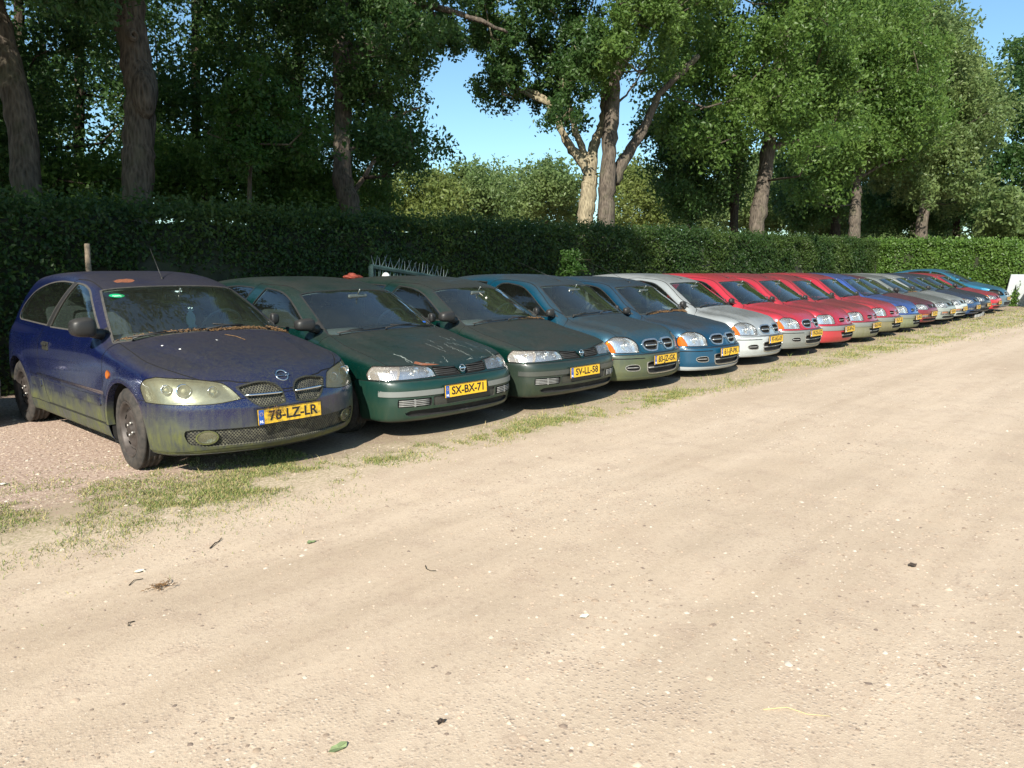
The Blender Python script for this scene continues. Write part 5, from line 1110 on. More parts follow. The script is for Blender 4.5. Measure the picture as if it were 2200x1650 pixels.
tree('oak_tree', 'big straight oak trunk with a swollen burr on its right side', wood(295, dz, (420, 300, 200, 80, -40, -300), (296, 300, 303, 286, 275, 262)), [([at(275, -40, dz), at(380, -160, dz), at(470, -260, dz)], .16, .07), ([at(270, -100, dz), at(170, -220, dz)], .14, .06)],
    puffs_in([(60, -600), (560, -600), (560, -110), (400, -70), (120, -100)], 46, (10.5, 15.5), 2, (.7, 1.1)), 'oak_leaf', nleaf=560, size=.08, seed=2, r0=.265, r1=.22, extra=knot)
d3 = 16.6
tree('oak_tree', 'forked oak with a broken scarred trunk and a thick limb bending right', wood(750, d3, (470, 380, 260, 150, 60, -60, -300), (755, 735, 738, 735, 728, 735, 745)),
    [([at(738, 190, d3), at(765, 120, d3), at(830, 70, d3), at(862, 0, d3), at(940, -70, d3)], .23, .13), ([at(862, 0, d3), at(990, 30, d3-.3), at(1090, 70, d3)], .10, .03), ([at(735, 100, d3), at(640, -20, d3)], .1, .04), ([at(742, 330, d3), at(830, 260, d3+.4), at(905, 230, d3+.4)], .07, .02), ([at(748, 430, d3), at(820, 330, d3+.5), at(900, 300, d3+1)], .07, .02)],
    puffs_in([(540, -400), (980, -400), (990, 60), (965, 110), (900, 160), (850, 190), (860, 280), (900, 330), (900, 350), (850, 360), (810, 400), (770, 420), (800, 300), (760, 200), (700, 0), (640, 180), (560, 60)], 84, (14.6, 19.5), 3, (.55, 1.0)), 'oak_leaf', nleaf=560, size=.085, seed=3, r0=.24, r1=.16)
d4 = 23.2
tw = [([at(1270, 380, d4), at(1245, 340, d4), at(1215, 300, d4), at(1180, 225, d4), at(1140, 195, d4), at(1100, 205, d4)], .20, .03), ([at(1262, 350, d4), at(1240, 290, d4), at(1215, 200, d4), at(1180, 90, d4)], .14, .05), ([at(1264, 400, d4), at(1275, 320, d4), at(1292, 270, d4), at(1298, 200, d4), at(1280, 90, d4)], .22, .06), ([at(1180, 225, d4), at(1100, 180, d4), at(1070, 110, d4)], .09, .03)]
tree('oak_tree', 'sunlit left trunk of the twin oaks, its limbs spreading left over the gap of sky', wood(1262, d4, (480, 420, 380), (1258, 1264, 1268)), tw,
    puffs_in([(980, -250), (1290, -250), (1290, 70), (1240, 150), (1240, 230), (1215, 260), (1190, 215), (1150, 225), (1110, 245), (1070, 215), (1040, 180), (1030, 120)], 84, (20.8, 25.5), 4, (.45, .95)), 'oak_leaf', 'bark_sunlit', nleaf=430, size=.105, seed=4, r0=.29, r1=.23)
tree('oak_tree', 'straight right trunk of the twin oaks with a dark limb forking right', wood(1302, d4-.5, (480, 380, 280, 190, 80, -100), (1302, 1305, 1312, 1318, 1330, 1345)), [([at(1315, 395, d4), at(1350, 330, d4), at(1385, 270, d4), at(1420, 200, d4), at(1500, 120, d4)], .22, .08), ([at(1318, 180, d4), at(1370, 90, d4), at(1400, 20, d4)], .12, .05), ([at(1318, 230, d4), at(1345, 205, d4), at(1375, 160, d4)], .05, .02)],
    puffs_in([(1200, -300), (1520, -300), (1545, 20), (1480, 110), (1440, 60), (1400, 150), (1350, 100), (1290, 160), (1230, 100)], 74, (20.0, 25.0), 5, (.5, .95)), 'oak_leaf_sunlit', 'bark', nleaf=430, size=.10, seed=5, r0=.27, r1=.20)
d5 = 28.0
tree('oak_tree', 'thick bare-stemmed oak leaning right with a long horizontal limb', wood(1628, d5, (500, 440, 330, 210, 60), (1625, 1632, 1650, 1660, 1690)), [([at(1655, 320, d5), at(1700, 305, d5), at(1770, 298, d5)], .17, .03), ([at(1655, 300, d5), at(1600, 180, d5), at(1540, 160, d5)], .14, .05)],
    puffs_in([(1400, -250), (1800, -250), (1830, 80), (1810, 240), (1800, 310), (1720, 325), (1610, 300), (1560, 280), (1480, 330), (1440, 300), (1400, 240), (1440, 100)], 135, (24.5, 31), 6, (.7, 1.35)), 'oak_leaf_sunlit', 'bark', nleaf=400, size=.125, seed=6, r0=.32, r1=.22)
tree('oak_tree', 'slim dark tree with low drooping boughs just left of the leaning oak', wood(1578, 30, (490, 380, 300), (1577, 1580, 1590)), [([at(1579, 390, 30), at(1600, 330, 30), at(1612, 300, 30)], .12, .05), ([at(1577, 450, 30), at(1545, 410, 30), at(1500, 395, 30)], .07, .03)],
    puffs_in([(1390, 240), (1560, 270), (1600, 330), (1570, 420), (1480, 460), (1440, 430), (1420, 350)], 42, (27.5, 31.5), 7, (.7, 1.2)), 'oak_leaf', 'bark_dark', nleaf=340, size=.13, seed=7, r0=.2, r1=.15)
d6 = 38.0
cand = [([at(1840, 400, d6), at(1832, 360, d6), at(1815, 320, d6)], .16, .06), ([at(1842, 390, d6), at(1860, 350, d6), at(1895, 320, d6)], .16, .05), ([at(1841, 400, d6), at(1850, 340, d6), at(1845, 280, d6)], .16, .05), ([at(1850, 380, d6), at(1905, 350, d6), at(1960, 340, d6)], .10, .03)]
tree('oak_tree', 'candelabra-shaped oak with limbs forking low in its sunlit crown', wood(1838, d6, (505, 460, 400), (1836, 1838, 1841)), cand,
    puffs_in([(1690, -40), (1800, -10), (1930, 0), (2000, 60), (2010, 250), (1980, 360), (1850, 340), (1790, 370), (1740, 420), (1700, 420), (1680, 240)], 140, (34.5, 41), 8, (.9, 1.7)), 'oak_leaf_sunlit', 'bark', nleaf=340, size=.16, seed=8, r0=.32, r1=.24)
tree('oak_tree', 'tall sunlit pale green oak at the right, top of its crown the highest there', wood(1985, 44, (510, 430, 330), (1978, 1990, 2005)), [([at(1990, 440, 44), at(1950, 330, 44), at(1920, 200, 44)], .2, .06), ([at(2000, 380, 44), at(2060, 250, 44)], .2, .06)],
    puffs_in([(1860, -10), (1990, 10), (2040, 60), (2080, 110), (2110, 190), (2125, 260), (2110, 340), (2080, 430), (1960, 420), (1860, 380), (1850, 120)], 150, (41, 48), 9, (1.0, 1.9)), 'far_leaf', 'bark', nleaf=320, size=.19, seed=9, r0=.4, r1=.25)
tree('oak_tree', 'deep green oak cut by the right edge of the photo', wood(2210, 50, (510, 400, 300)), [], puffs_in([(2080, 200), (2130, 130), (2200, 110), (2420, 90), (2420, 480), (2120, 480), (2090, 380), (2120, 280)], 95, (46, 55), 10, (1.1, 2.0)), 'oak_leaf', 'bark', nleaf=300, size=.21, seed=10, r0=.4, r1=.3, twig=False)
tree('oak_tree', 'small dark tree between the leaning oak and the candelabra oak', wood(1795, 42, (500, 420, 380)), [], puffs_in([(1700, 330), (1800, 370), (1830, 430), (1790, 480), (1700, 470), (1680, 400)], 34, (40, 45), 11, (.8, 1.4)), 'oak_leaf', 'bark_dark', nleaf=300, size=.17, seed=11, r0=.3, r1=.2)
tree('oak_tree', 'dark shrubby tree under the right-hand crowns, above the bright hedge', wood(2055, 56, (510, 450, 400)), [], puffs_in([(1850, 380), (2000, 400), (2130, 390), (2140, 490), (1850, 490)], 46, (50, 58), 12, (1.1, 1.9)), 'oak_leaf', 'bark_dark', nleaf=300, size=.2, seed=12, r0=.3, r1=.2)
tree('maple_tree', 'young bright green maple on a thin stem in front of the dark oaks', wood(538, 13.2, (490, 400, 300, 160), (538, 536, 545, 560)), [], puffs_in([(450, 290), (500, 210), (590, 110), (660, 150), (680, 260), (700, 380), (620, 330), (520, 370), (460, 330)], 26, (11.8, 14.2), 13, (.28, .5)), 'maple_leaf', 'bark', nleaf=170, size=.075, seed=13, r0=.045, r1=.03)
tree('young_tree', 'bright shoot of leaves rising out of the hedge behind the older blue hatchback', wood(1240, 14.4, (600, 560)), [], puffs_in([(1215, 545), (1240, 538), (1262, 560), (1255, 600), (1220, 600)], 7, (13.5, 13.9), 14, (.12, .22)), 'maple_leaf', 'bark', nleaf=160, size=.05, seed=14, r0=.02, r1=.01, cat='sapling')
# second row: dark belt on the left behind the trunks
L2 = ['dark leafy tree filling the space left of the burred oak trunk', 'dark leafy tree showing between the burred trunk and the young maple', 'dark leafy tree behind the young maple', 'dark leafy tree behind the forked oak', 'dark leafy tree beyond the hedge, low behind the leftmost trunk']
for k, (u, z, poly, n) in enumerate([(170, 19, [(40, -250), (300, -250), (310, 330), (200, 400), (60, 380)], 40), (420, 20, [(300, -250), (520, -250), (560, 200), (520, 380), (330, 400), (310, 200)], 42), (640, 21, [(500, -250), (720, -250), (730, 420), (560, 440), (500, 300)], 38), (830, 23, [(700, -250), (920, -250), (930, 40), (850, 140), (800, 250), (810, 360), (730, 420)], 36), (40, 17, [(-160, 150), (110, 170), (130, 400), (-100, 440)], 30)]):
    tree('leafy_tree', L2[k], wood(u, z, (430, 200, -100)), [], puffs_in(poly, n, (z-2.5, z+3), 20+k, (.8, 1.4)), 'oak_leaf', 'bark_dark', nleaf=330, size=.105, seed=20+k, r0=.16, r1=.1)
L3 = ['low undergrowth tree right behind the hedge at the far left', 'low undergrowth tree behind the hedge between burred trunk and maple stem', 'low undergrowth tree behind the hedge beneath the forked oak']
for k, (u, z, poly, n) in enumerate([(120, 16, [(-80, 360), (280, 370), (300, 450), (-80, 450)], 44), (440, 17, [(310, 330), (620, 330), (640, 470), (310, 450)], 44), (720, 19, [(600, 330), (820, 410), (850, 490), (600, 490)], 34)]):
    tree('undergrowth_tree', L3[k], wood(u, z, (450, 400)), [], puffs_in(poly, n, (z-1, z+3), 30+k, (.55, .95)), 'oak_leaf_sunlit', 'bark_dark', nleaf=300, size=.085, seed=30+k, r0=.08, r1=.05, cat='tree')
# off to the left, the same row goes on and keeps the hedge in shade
for k, (x, y, h, rr) in enumerate([(-4.0, 13.4, 13, 4.6), (-10, 12.8, 14, 5.0)]):
    rn = random.Random(k); pf = []
    for _ in range(70):
        a, q, w = rn.uniform(0, 6.3), rn.random()**.5*rr, rn.uniform(-1, 1); pf.append((Vector((x+q*math.cos(a), y-.8+q*math.sin(a), h*.58+w*h*.36*math.sqrt(max(0.05, 1-(q/rr)**2)))), rn.uniform(1.0, 1.6)))
    tree('oak_tree', 'oak of the same row, %s' % ('out of the picture beyond its left edge', 'two places beyond the left edge of the picture')[k], [Vector((x, y, 0)), Vector((x+.1, y, h*.4)), Vector((x, y+.1, h*.7))], [], pf, 'oak_leaf', nleaf=240, size=.15, seed=60+k, r0=.33, r1=.18, twig=False)
# unseen tall oaks added left of the yard, crowns shaped to shade the near hedge
for k, (tx, ty, x0, x1) in enumerate([(-8.5, 8.6, -4, 8), (-3.2, 8.9, 6, 19)]):
    rn = random.Random(90+k); pf = []
    while len(pf) < 95:
        z = rn.uniform(6.5, 11.5 if k == 0 else 15); s_ = (z-1.2)/math.tan(SUN_EL); p_ = Vector((rn.uniform(x0, x1)-s_*math.cos(SUN_AZ), rn.uniform(9.9, 15.5)-s_*math.sin(SUN_AZ), z)); dp = p_.x*math.cos(R(YAW))+p_.y*math.sin(R(YAW))
        if (Vector((p_.x, p_.y))-Vector((tx, ty))).length > 7.5: continue
        if p_.x < .19*p_.y-1.6 or dp < 0 or z > 1.47+.364*dp+1.8: pf.append((p_, rn.uniform(.9, 1.4)))
    tree('oak_tree', ('unseen tall oak added left of the yard, its crown shaped to shade the hedge', 'unseen tall oak added beside the hedge, its high crown shaped to shade it')[k], [Vector((tx, ty, 0)), Vector((tx+.1, ty, 5)), Vector((tx+.3, ty-.4, 9))], [([Vector((tx+.1, ty, 5)), Vector((tx+1.5, ty-1.5, 7.5)), Vector((tx+3, ty-3, 9))], .2, .07), ([Vector((tx+.1, ty, 6)), Vector((tx-1.5, ty-.5, 8)), Vector((tx-3, ty-2, 10))], .2, .07)], pf, 'oak_leaf', nleaf=200, size=.15, seed=80+k, r0=.38, r1=.2, twig=False)
# far trees seen through the gap and under the crowns
far = [('yellow-green round tree low in the gap of sky, left of the grey-green one', 905, 62, [(820, 400), (880, 370), (950, 385), (985, 420), (990, 480), (820, 480)], 34, 'far_leaf_yellow'), ('grey-green rounded tree in the left half of the gap of sky', 1030, 70, [(950, 400), (1000, 362), (1055, 368), (1095, 410), (1110, 480), (960, 480)], 36, 'far_leaf'),
    ('rounded tree standing alone just left of the twin trunks', 1175, 66, [(1095, 430), (1125, 385), (1175, 358), (1220, 362), (1245, 400), (1250, 480), (1095, 480)], 40, 'far_leaf'), ('yellowish far tree right of the twin trunks', 1360, 68, [(1320, 390), (1350, 358), (1400, 385), (1415, 480), (1320, 480)], 26, 'far_leaf_yellow'),
    ('hazy far tree between the twin trunks and the slim dark tree', 1480, 72, [(1410, 440), (1460, 405), (1530, 410), (1560, 490), (1410, 490)], 26, 'far_leaf'), ('green far tree seen under the leaning oak', 1610, 60, [(1560, 400), (1610, 330), (1660, 350), (1700, 490), (1560, 490)], 34, 'far_leaf'),
    ('green far tree seen under the candelabra oak', 1760, 62, [(1690, 440), (1780, 400), (1850, 430), (1860, 500), (1690, 500)], 26, 'far_leaf'), ('green far tree low behind the right trunks', 1960, 75, [(1860, 440), (1960, 420), (2060, 440), (2200, 450), (2200, 505), (1860, 505)], 34, 'far_leaf'), ('low far tree past the end of the bright hedge, at the right edge', 2230, 70, [(2120, 420), (2200, 400), (2420, 400), (2420, 580), (2130, 580)], 40, 'far_leaf'), ('dense green tree standing past the bright hedge, just inside the right edge', 2215, 46, [(2120, 430), (2170, 440), (2380, 380), (2380, 590), (2150, 590), (2130, 500)], 44, 'far_leaf'), ('low far tree low behind the candelabra oak stem', 1860, 80, [(1750, 470), (1980, 470), (1980, 540), (1750, 540)], 26, 'far_leaf'), ('far tree half hidden behind the forked oak', 800, 64, [(700, 420), (780, 400), (840, 420), (840, 480), (700, 480)], 22, 'far_leaf_yellow')]
for k, (lab, u, z, poly, n, mt) in enumerate(far):
    tree('distant_tree', lab, wood(u, z, (520, 470)), [], puffs_in(poly, n, (z-5, z+6), 70+k, (1.3, 2.3)), mt, 'bark', nleaf=260, size=.26, seed=70+k, r0=.35, r1=.2, group='trees beyond the field', twig=False)
# ------------------------------------------------------------------ the parked cars
KID = {}
def register():
    KID.clear()
    for o in bpy.data.objects:
        if o.parent: KID.setdefault(o.parent.name, []).append(o.name)
KINDS = {'hatch': (spec_hatch(), .021), 'older': (spec_older('rect'), .024), 'oval': (spec_older('oval'), .034), 'drop': (spec_older('drop'), .034), 'round': (spec_small('round'), .025), 'square': (spec_small('square'), .028), 'long': (spec_long(), .034)}
PROTO = {}
FIELD = {k: body_field(v[0]) for k, v in KINDS.items()}
NAVY, GREEN, TEAL, SILVER, RED = (.005, .010, .072), (.001, .028, .021), (.002, .062, .112), (.40, .43, .43), (.52, .022, .042)
# kind, x, y, z, heading, colour, bumper colour, dust, algae, plate text, plate z, plate grime, label
CARS = [
 ('hatch', 2.89, 4.87, 0, 0, NAVY, None, .92, 1.0, '78-LZ-LR', .435, .9, 'algae-streaked navy blue three-door hatchback, nearest car of the row'),
 ('older', 4.66, 4.84, 0, 0, GREEN, None, .80, .15, 'SX-BX-71', .412, .15, 'dark green three-door hatchback with peeling lacquer on its bonnet and plate SX-BX-71'),
 ('older', 6.42, 4.82, 0, 0, GREEN, (.010, .022, .017), .95, .15, 'SV-LL-58', .405, .2, 'dusty dark green hatchback with plate SV-LL-58 and a charm hanging from its mirror'),
 ('round', 8.12, 4.86, -.01, 0, TEAL, (.045, .065, .045), 1.0, .8, '83-JZ-GK', .40, .5, 'petrol blue small hatchback with green algae on its bumper and plate 83-JZ-GK'),
 ('round', 9.81, 4.84, -.05, 0, (.003, .052, .105), None, .92, .0, '61-JP-PK', .40, .15, 'petrol blue small hatchback with a silver chin and a heap of needles below its windscreen'),
 ('round', 11.50, 4.90, -.01, 0, SILVER, None, .75, .15, '97-HG-KF', .415, .2, 'silver small hatchback with plate 97-HG-KF, between the blue and the red small cars'),
 ('round', 13.19, 4.90, -.01, 0, (.58, .030, .050), (.17, .18, .17), .62, .1, '19-DG-DZ', .41, .5, 'bright red small hatchback with rounded lamps and a plain grey bumper'),
 ('square', 14.88, 4.90, -.03, 0, RED, (.36, .025, .035), .95, .1, 'SX-RP-67', .40, .5, 'red small hatchback with a red bumper under a grey strip'),
 ('square', 16.57, 4.92, -.05, 0, (.44, .025, .040), (.20, .19, .14), 1.0, .7, 'RB-SV-40', .40, .6, 'faded dusty red small hatchback with an algae-grey bumper, third red car from the left'),
 ('square', 18.26, 4.97, -.03, 0, RED, (.22, .185, .11), .9, .8, 'PJ-XT-26', .40, .3, 'red small hatchback with a brownish bumper, beside the mid blue one'),
 ('square', 19.96, 4.99, -.04, 0, (.035, .095, .36), (.20, .22, .16), .9, .8, 'SL-HN-83', .40, .3, 'mid blue small hatchback with a pale green-grey bumper'),
 ('oval', 21.72, 5.06, -.01, 0, (.17, .014, .028), None, .95, .1, 'TD-ZV-14', .385, .3, 'dark wine red hatchback with round-ended lamps, right of the mid blue small car'),
 ('oval', 23.50, 5.02, -.02, 0, (.26, .29, .27), None, .95, .3, 'RS-FB-92', .385, .2, 'grey-green silver hatchback with an orange bumper indicator, left one of two alike'),
 ('oval', 25.26, 5.08, -.01, 0, (.46, .49, .47), None, .85, .15, 'SG-LT-35', .385, .2, 'lighter silver hatchback with white-glinting windscreen pillars, right one of two alike'),
 ('drop', 27.02, 5.08, -.02, 0, (.012, .045, .13), None, .9, .1, 'GT-NX-51', .385, .3, 'dark blue hatchback with orange-cornered lamps and its bumper trim hanging loose'),
 ('drop', 28.80, 5.12, -.01, 0, (.010, .018, .034), None, .9, .0, 'XB-HP-08', .385, .3, 'near black hatchback between the dark blue and the last red car'),
 ('drop', 30.62, 5.12, 0, 0, (.45, .022, .035), None, .8, .0, 'SN-PZ-76', .385, .3, 'last red car of the row, beside the teal liftback'),
 ('long', 32.45, 5.17, 0, 0, (.015, .15, .25), (.09, .14, .17), .75, .1, 'ZK-DL-60', .48, .3, 'tall teal liftback missing a headlight, last car of the row'),
]
ROOTS = []
def proto(kind):
    if kind not in PROTO: PROTO[kind] = (make_car(KINDS[kind][0], KINDS[kind][1]), True); return PROTO[kind][0]
    if len(PROTO[kind]) == 2: register(); PROTO[kind] = PROTO[kind]+(1,)
    return None
for kind in ('hatch', 'older', 'oval', 'drop', 'round', 'square', 'long'): proto(kind)
register(); used = set()
def add_car(kind):
    if kind not in used: used.add(kind); return PROTO[kind][0]
    return copy_tree(PROTO[kind][0])
plans = {k: [] for k in KINDS}
for c in CARS: ROOTS.append(add_car(c[0]))
spare = add_car('older')
for c, r in zip(CARS, ROOTS):
    kind, x, y, z, a, col, bcol, dust, alg, txt, pz, pg, lab = c
    r.location = (x, y, z); r.rotation_euler = (0, 0, R(a if kind == 'hatch' or txt == 'SX-BX-71' else .7*math.sin(x*2.3))); tag(r, lab, 'car', 'cars parked side by side along the hedge')
    colour_car(r, col, dust, alg, bcol)
    strip = {'SX-BX-71': (.17, .185, .18), 'SV-LL-58': (.045, .05, .048)}.get(txt, (.17, .18, .17) if kind == 'square' else (bcol or col))
    for ch in r.children:
        if ch.name.split('.')[0] == 'bumper_strip': ch.color = (*strip, 1)
    if kind == 'square': r.scale = (1, 1, 1.015)
    F = FIELD[kind]; py = surf_y(F, 0, pz-.03)
    k = number_plate(r, txt, py-.022 if kind in ('round', 'square') else py-.014, pz, R(-2), pg, holder=True, rz=R(0), x=-.02)
    if txt in ('61-JP-PK',):
        for ch in r.children:
            if ch.name.split('.')[0] == 'chin_spoiler': ch.color = (.38, .41, .42, 1)
    if kind in ('round', 'square'):
        h0 = surf_z(F, .12, 1.78); rn = random.Random(int(x*10)); aerial(r, (-.05, 1.66, surf_z(F, -.05, 1.75)), (-.10+rn.uniform(-.1, .1), 2.45, h0+.26+rn.uniform(-.06, .1)), .0035)
tag(spare, 'grey car parked crosswise behind the tail of the navy blue hatchback', 'car'); spare.location = (1.93, 8.95, -.02); spare.rotation_euler = (0, 0, R(90)); colour_car(spare, (.23, .26, .30), .8, .0)
# ---- what lies on and hangs in single cars
C1, C2, C3, C5, C12 = ROOTS[0], ROOTS[1], ROOTS[2], ROOTS[4], ROOTS[12]
def litter_on(root, kind, pts, n, spread, wy=None, label=None):
    F = FIELD[kind]; o = litter(root, F, pts, n, spread=spread); s = KINDS[kind][0]
    if s.get('warp'):
        for v in o.data.vertices: v.co.y += float(np.interp(v.co.y, *s['warp']))
    return o
litter_on(C1, 'hatch', [(-.70, 1.32), (-.45, 1.225), (-.1, 1.185), (.3, 1.20), (.5, 1.24)], 420, .020); litter_on(C1, 'hatch', [(.58, 1.27), (.72, 1.33)], 260, .030); litter_on(C1, 'hatch', [(-.05, 1.17), (.25, 1.185)], 160, .018)
litter_on(C3, 'older', [(.1, 1.16), (.45, 1.20), (.66, 1.28)], 200, .014); litter_on(C5, 'round', [(-.5, 1.08), (-.1, 1.03), (.4, 1.06), (.6, 1.14)], 900, .024); litter_on(C12, 'oval', [(-.4, 1.15), (.1, 1.12), (.5, 1.18)], 260, .05)
def on_surface(root, F, name, outline, mat, lift=.0015, n=10):
    """a flat mark following the bodywork: outline in (x, y)"""
    m = MB(); P = [Vector((x, y, surf_z(F, x, y)+lift)) for x, y in outline]; c = sum(P, Vector())/len(P); c.z = surf_z(F, c.x, c.y)+lift
    m.add(P+[c], [(i, (i+1) % len(P), len(P)) for i in range(len(P))]); return m.build(name, mat, root)
F1 = FIELD['hatch']
rn = random.Random(3); on_surface(C1, F1, 'rust_patch', [(-.33+.085*math.cos(a)*(1+.18*rn.uniform(-1, 1)), 2.115+.055*math.sin(a)*(1+.22*rn.uniform(-1, 1))) for a in (2*math.pi*k/18 for k in range(18))], M['rust'])
for k, (x, y) in enumerate([(-.52, .95), (-.46, .78), (-.12, .88)]):
    on_surface(C1, F1, 'bird_dropping', [(x+.008*math.cos(a), y+.011*math.sin(a)) for a in (2*math.pi*q/8 for q in range(8))], M['white'], .003)
tw_ = MB(); tw_.tube([(.02, 1.02, surf_z(F1, .02, 1.02)+.006), (.07, .93, surf_z(F1, .07, .93)+.008), (.09, .82, surf_z(F1, .09, .82)+.005)], .003, 5); tw_.build('twig', M['debris'], C1)
def glass_mark(root, F, x, y, pts, mat, name, lift=.006):
    n = norm_at(F, (x, y, surf_z(F, x, y))); c = Vector((x, y, surf_z(F, x, y)))+n*lift; ux = Vector((1, 0, 0)); uy = n.cross(ux).normalized(); uy = uy if uy.z > 0 else -uy; m = MB(); m.add([c+ux*a+uy*b for a, b in pts], [tuple(range(len(pts)))]); return m.build(name, mat, root)
ell = lambda a, b, x=0, y=0, n=20: [(x+a*math.cos(2*math.pi*k/n), y+b*math.sin(2*math.pi*k/n)) for k in range(n)]
g = glass_mark(C1, F1, -.50, 1.84, ell(.062, .034), M['green_sticker'], 'window_sticker', .003); g2 = glass_mark(C1, F1, -.50, 1.84, [(-.036, -.012), (.036, -.012), (.036, .004), (-.036, .004)], M['white'], 'sticker_print', .003)
glass_mark(C1, F1, .0, 1.80, [(-.03, .005), (.03, .005), (.03, -.007), (-.014, -.007), (-.014, -.022), (-.022, -.022), (-.022, -.007), (-.03, -.007)], M['cyan'], 'window_sticker', .001)
ch = MB(); cx, cy, cz = -.03, 1.52, 1.07      # pale card hanging from the mirror
ol = [(.0, -.085), (.035, -.083), (.055, -.072), (.03, -.058), (.042, -.02), (.038, .02), (.02, .045), (.012, .055), (.036, .07), (.014, .066), (.018, .09), (.0, .07), (-.018, .09), (-.014, .066), (-.036, .07), (-.012, .055), (-.03, .04), (-.044, .0), (-.04, -.045), (-.02, -.07), (-.03, -.082)]
ch.add([(cx+a, cy-.002, cz+b) for a, b in ol]+[(cx+a, cy+.002, cz+b) for a, b in ol], [tuple(range(len(ol)))[::-1], tuple(range(len(ol), 2*len(ol)))]+[(i, (i+1) % len(ol), len(ol)+(i+1) % len(ol), len(ol)+i) for i in range(len(ol))]); ch.tube([(cx, cy, cz+.085), (0, 1.78, 1.22)], .0015, 4)
o = ch.build('air_freshener', M['cyan'], C1); o.parent = None; o.location = C1.location; tag(o, 'pale turquoise card hanging behind the windscreen of the navy blue hatchback', 'air freshener')
fr = MB(); rn = random.Random(8)
for k in range(9):
    bm = bmesh.new(); bmesh.ops.create_icosphere(bm, subdivisions=1, radius=rn.uniform(.012, .02)); p = Vector((rn.gauss(0, .012), 1.64-.13+rn.gauss(0, .008), 1.15-k*.016)); fr.add([v.co+p for v in bm.verts], [tuple(v.index for v in f.verts) for f in bm.faces], 0, True); bm.free()
fr.tube([(0, 1.51, 1.14), (0, 1.62, 1.21)], .0025, 4); o = fr.build('hanging_charm', M['bulb'], C3); o.parent = None; o.location = C3.location; tag(o, 'cream beaded charm hanging from the mirror of the dusty green hatchback', 'charm')
pm = MB(); rn = random.Random(21); yp = surf_y(F1, 0, .405)-.022
for k in range(46):
    x = -.02-.13+rn.gauss(0, .035); z = .475+rn.gauss(0, .012)-abs(rn.gauss(0, .022)); a = rn.uniform(0, 6.3); l = rn.uniform(.010, .030); pm.tube([(x, yp, z), (x+l*math.cos(a)*.5, yp-.004, z+l*math.sin(a)*.5), (x+l*math.cos(a+.5), yp-.001, z+l*math.sin(a+.5))], .0014, 4)
pm.build('needle_litter', M['debris'], C1)
F2 = FIELD['older']; rn = random.Random(12)
def crack(x0, y0, x1, y1, w, n=9):
    P = []; y0 = max(y0, .125+.10*abs(x0)); y1 = max(y1, .125+.10*abs(x1))
    for k in range(n+1):
        t = k/n; P.append((x0+(x1-x0)*t+rn.gauss(0, .006), y0+(y1-y0)*t+abs(rn.gauss(0, .006))))
    q = [(x-w*rn.uniform(.3, 1), y) for x, y in P]+[(x+w*rn.uniform(.3, 1), y) for x, y in P[::-1]]; m = MB(); L = len(P)
    V = [Vector((x, y, surf_z(F2, x, y)+.0018)) for x, y in q]; m.add(V, [(i, i+1, 2*L-2-i, 2*L-1-i) for i in range(L-1)]); m.build('peeling_lacquer', M['peel'], C2)
for k in range(15):
    x = rn.uniform(-.1, .62); y = rn.uniform(.12, .75); crack(x, y, x+rn.uniform(-.03, .08), y-rn.uniform(.08, .25), .003)
for k in range(16): x = rn.uniform(-.5, .6); crack(x, .085+abs(x)*.06, x+rn.uniform(.02, .08), .078+abs(x)*.06, .005, 4)
crack(-.50, .42, -.46, .20, .005); crack(-.47, .36, -.50, .22, .004)
on_surface(C2, F2, 'rust_patch', [(-.46, .195), (-.40, .155), (-.30, .135), (-.22, .128), (-.31, .155), (-.38, .18), (-.43, .215)], M['rust'], .002)
g = glass_mark(C2, F2, .53, 1.32, ell(.022, .016), M['plate_blue'], 'window_sticker', .001)
for v in g.data.vertices: v.co.y -= .12
# ------------------------------------------------------------------ other things
p = MB(); b = gpt(192, 8.75); top = at(187, 524, 8.75); mid = at(189, 560, 8.75)
p.tube([Vector((0, 0, 0)), mid-b, top-b], [.032, .031, .030], 10); o = p.build('wooden_post', simple('weathered_wood', (.20, .155, .11), .9, noise=.4, nscale=25), None); o.location = b; tag(o, 'weathered round wooden post standing in front of the hedge behind the navy car', 'post')
# gate leaf with bent anti-climb spikes
ga = Vector((7.0, 9.75, 0)); gd = Vector((.86, .51, 0)).normalized()
pa = at(797, 572, 11.35); pb = at(960, 594, 12.9); pa0 = Vector((pa.x, pa.y, 0)); gd = Vector((pb.x-pa.x, pb.y-pa.y, 0)); gl = gd.length; gd.normalize(); zt = pa.z; zt1 = at(960, 600, 12.9).z; gate = empty('spiked_gate', pa0); tag(gate, 'dark green metal gate leaf topped with bent spikes, leaning by the hedge', 'gate')
gm = simple('green_gate_paint', (.055, .095, .085), .5, noise=.3); sp = simple('galvanised_spike', (.20, .24, .23), .45, .6, noise=.2)
f = MB(); f.tube([(0, 0, 0), (0, 0, zt)], .04, 6, smooth=False); f.tube([gd*gl+Vector((0, 0, 0)), gd*gl+Vector((0, 0, zt1))], .04, 6, smooth=False); f.tube([(0, 0, zt), gd*gl+Vector((0, 0, zt1))], .035, 6, smooth=False); f.tube([(0, 0, .2), gd*gl+Vector((0, 0, .2))], .035, 6, smooth=False); f.build('gate_frame', gm, gate)
nb = 22
for k in range(1, nb): q = MB(); c = gd*(gl*k/nb); q.tube([c+Vector((0, 0, .2)), c+Vector((0, 0, zt+(zt1-zt)*k/nb))], .009, 5); q.build('gate_bar', gm, gate)
rn = random.Random(4); nrm_ = Vector((gd.y, -gd.x, 0)); side_ = 1
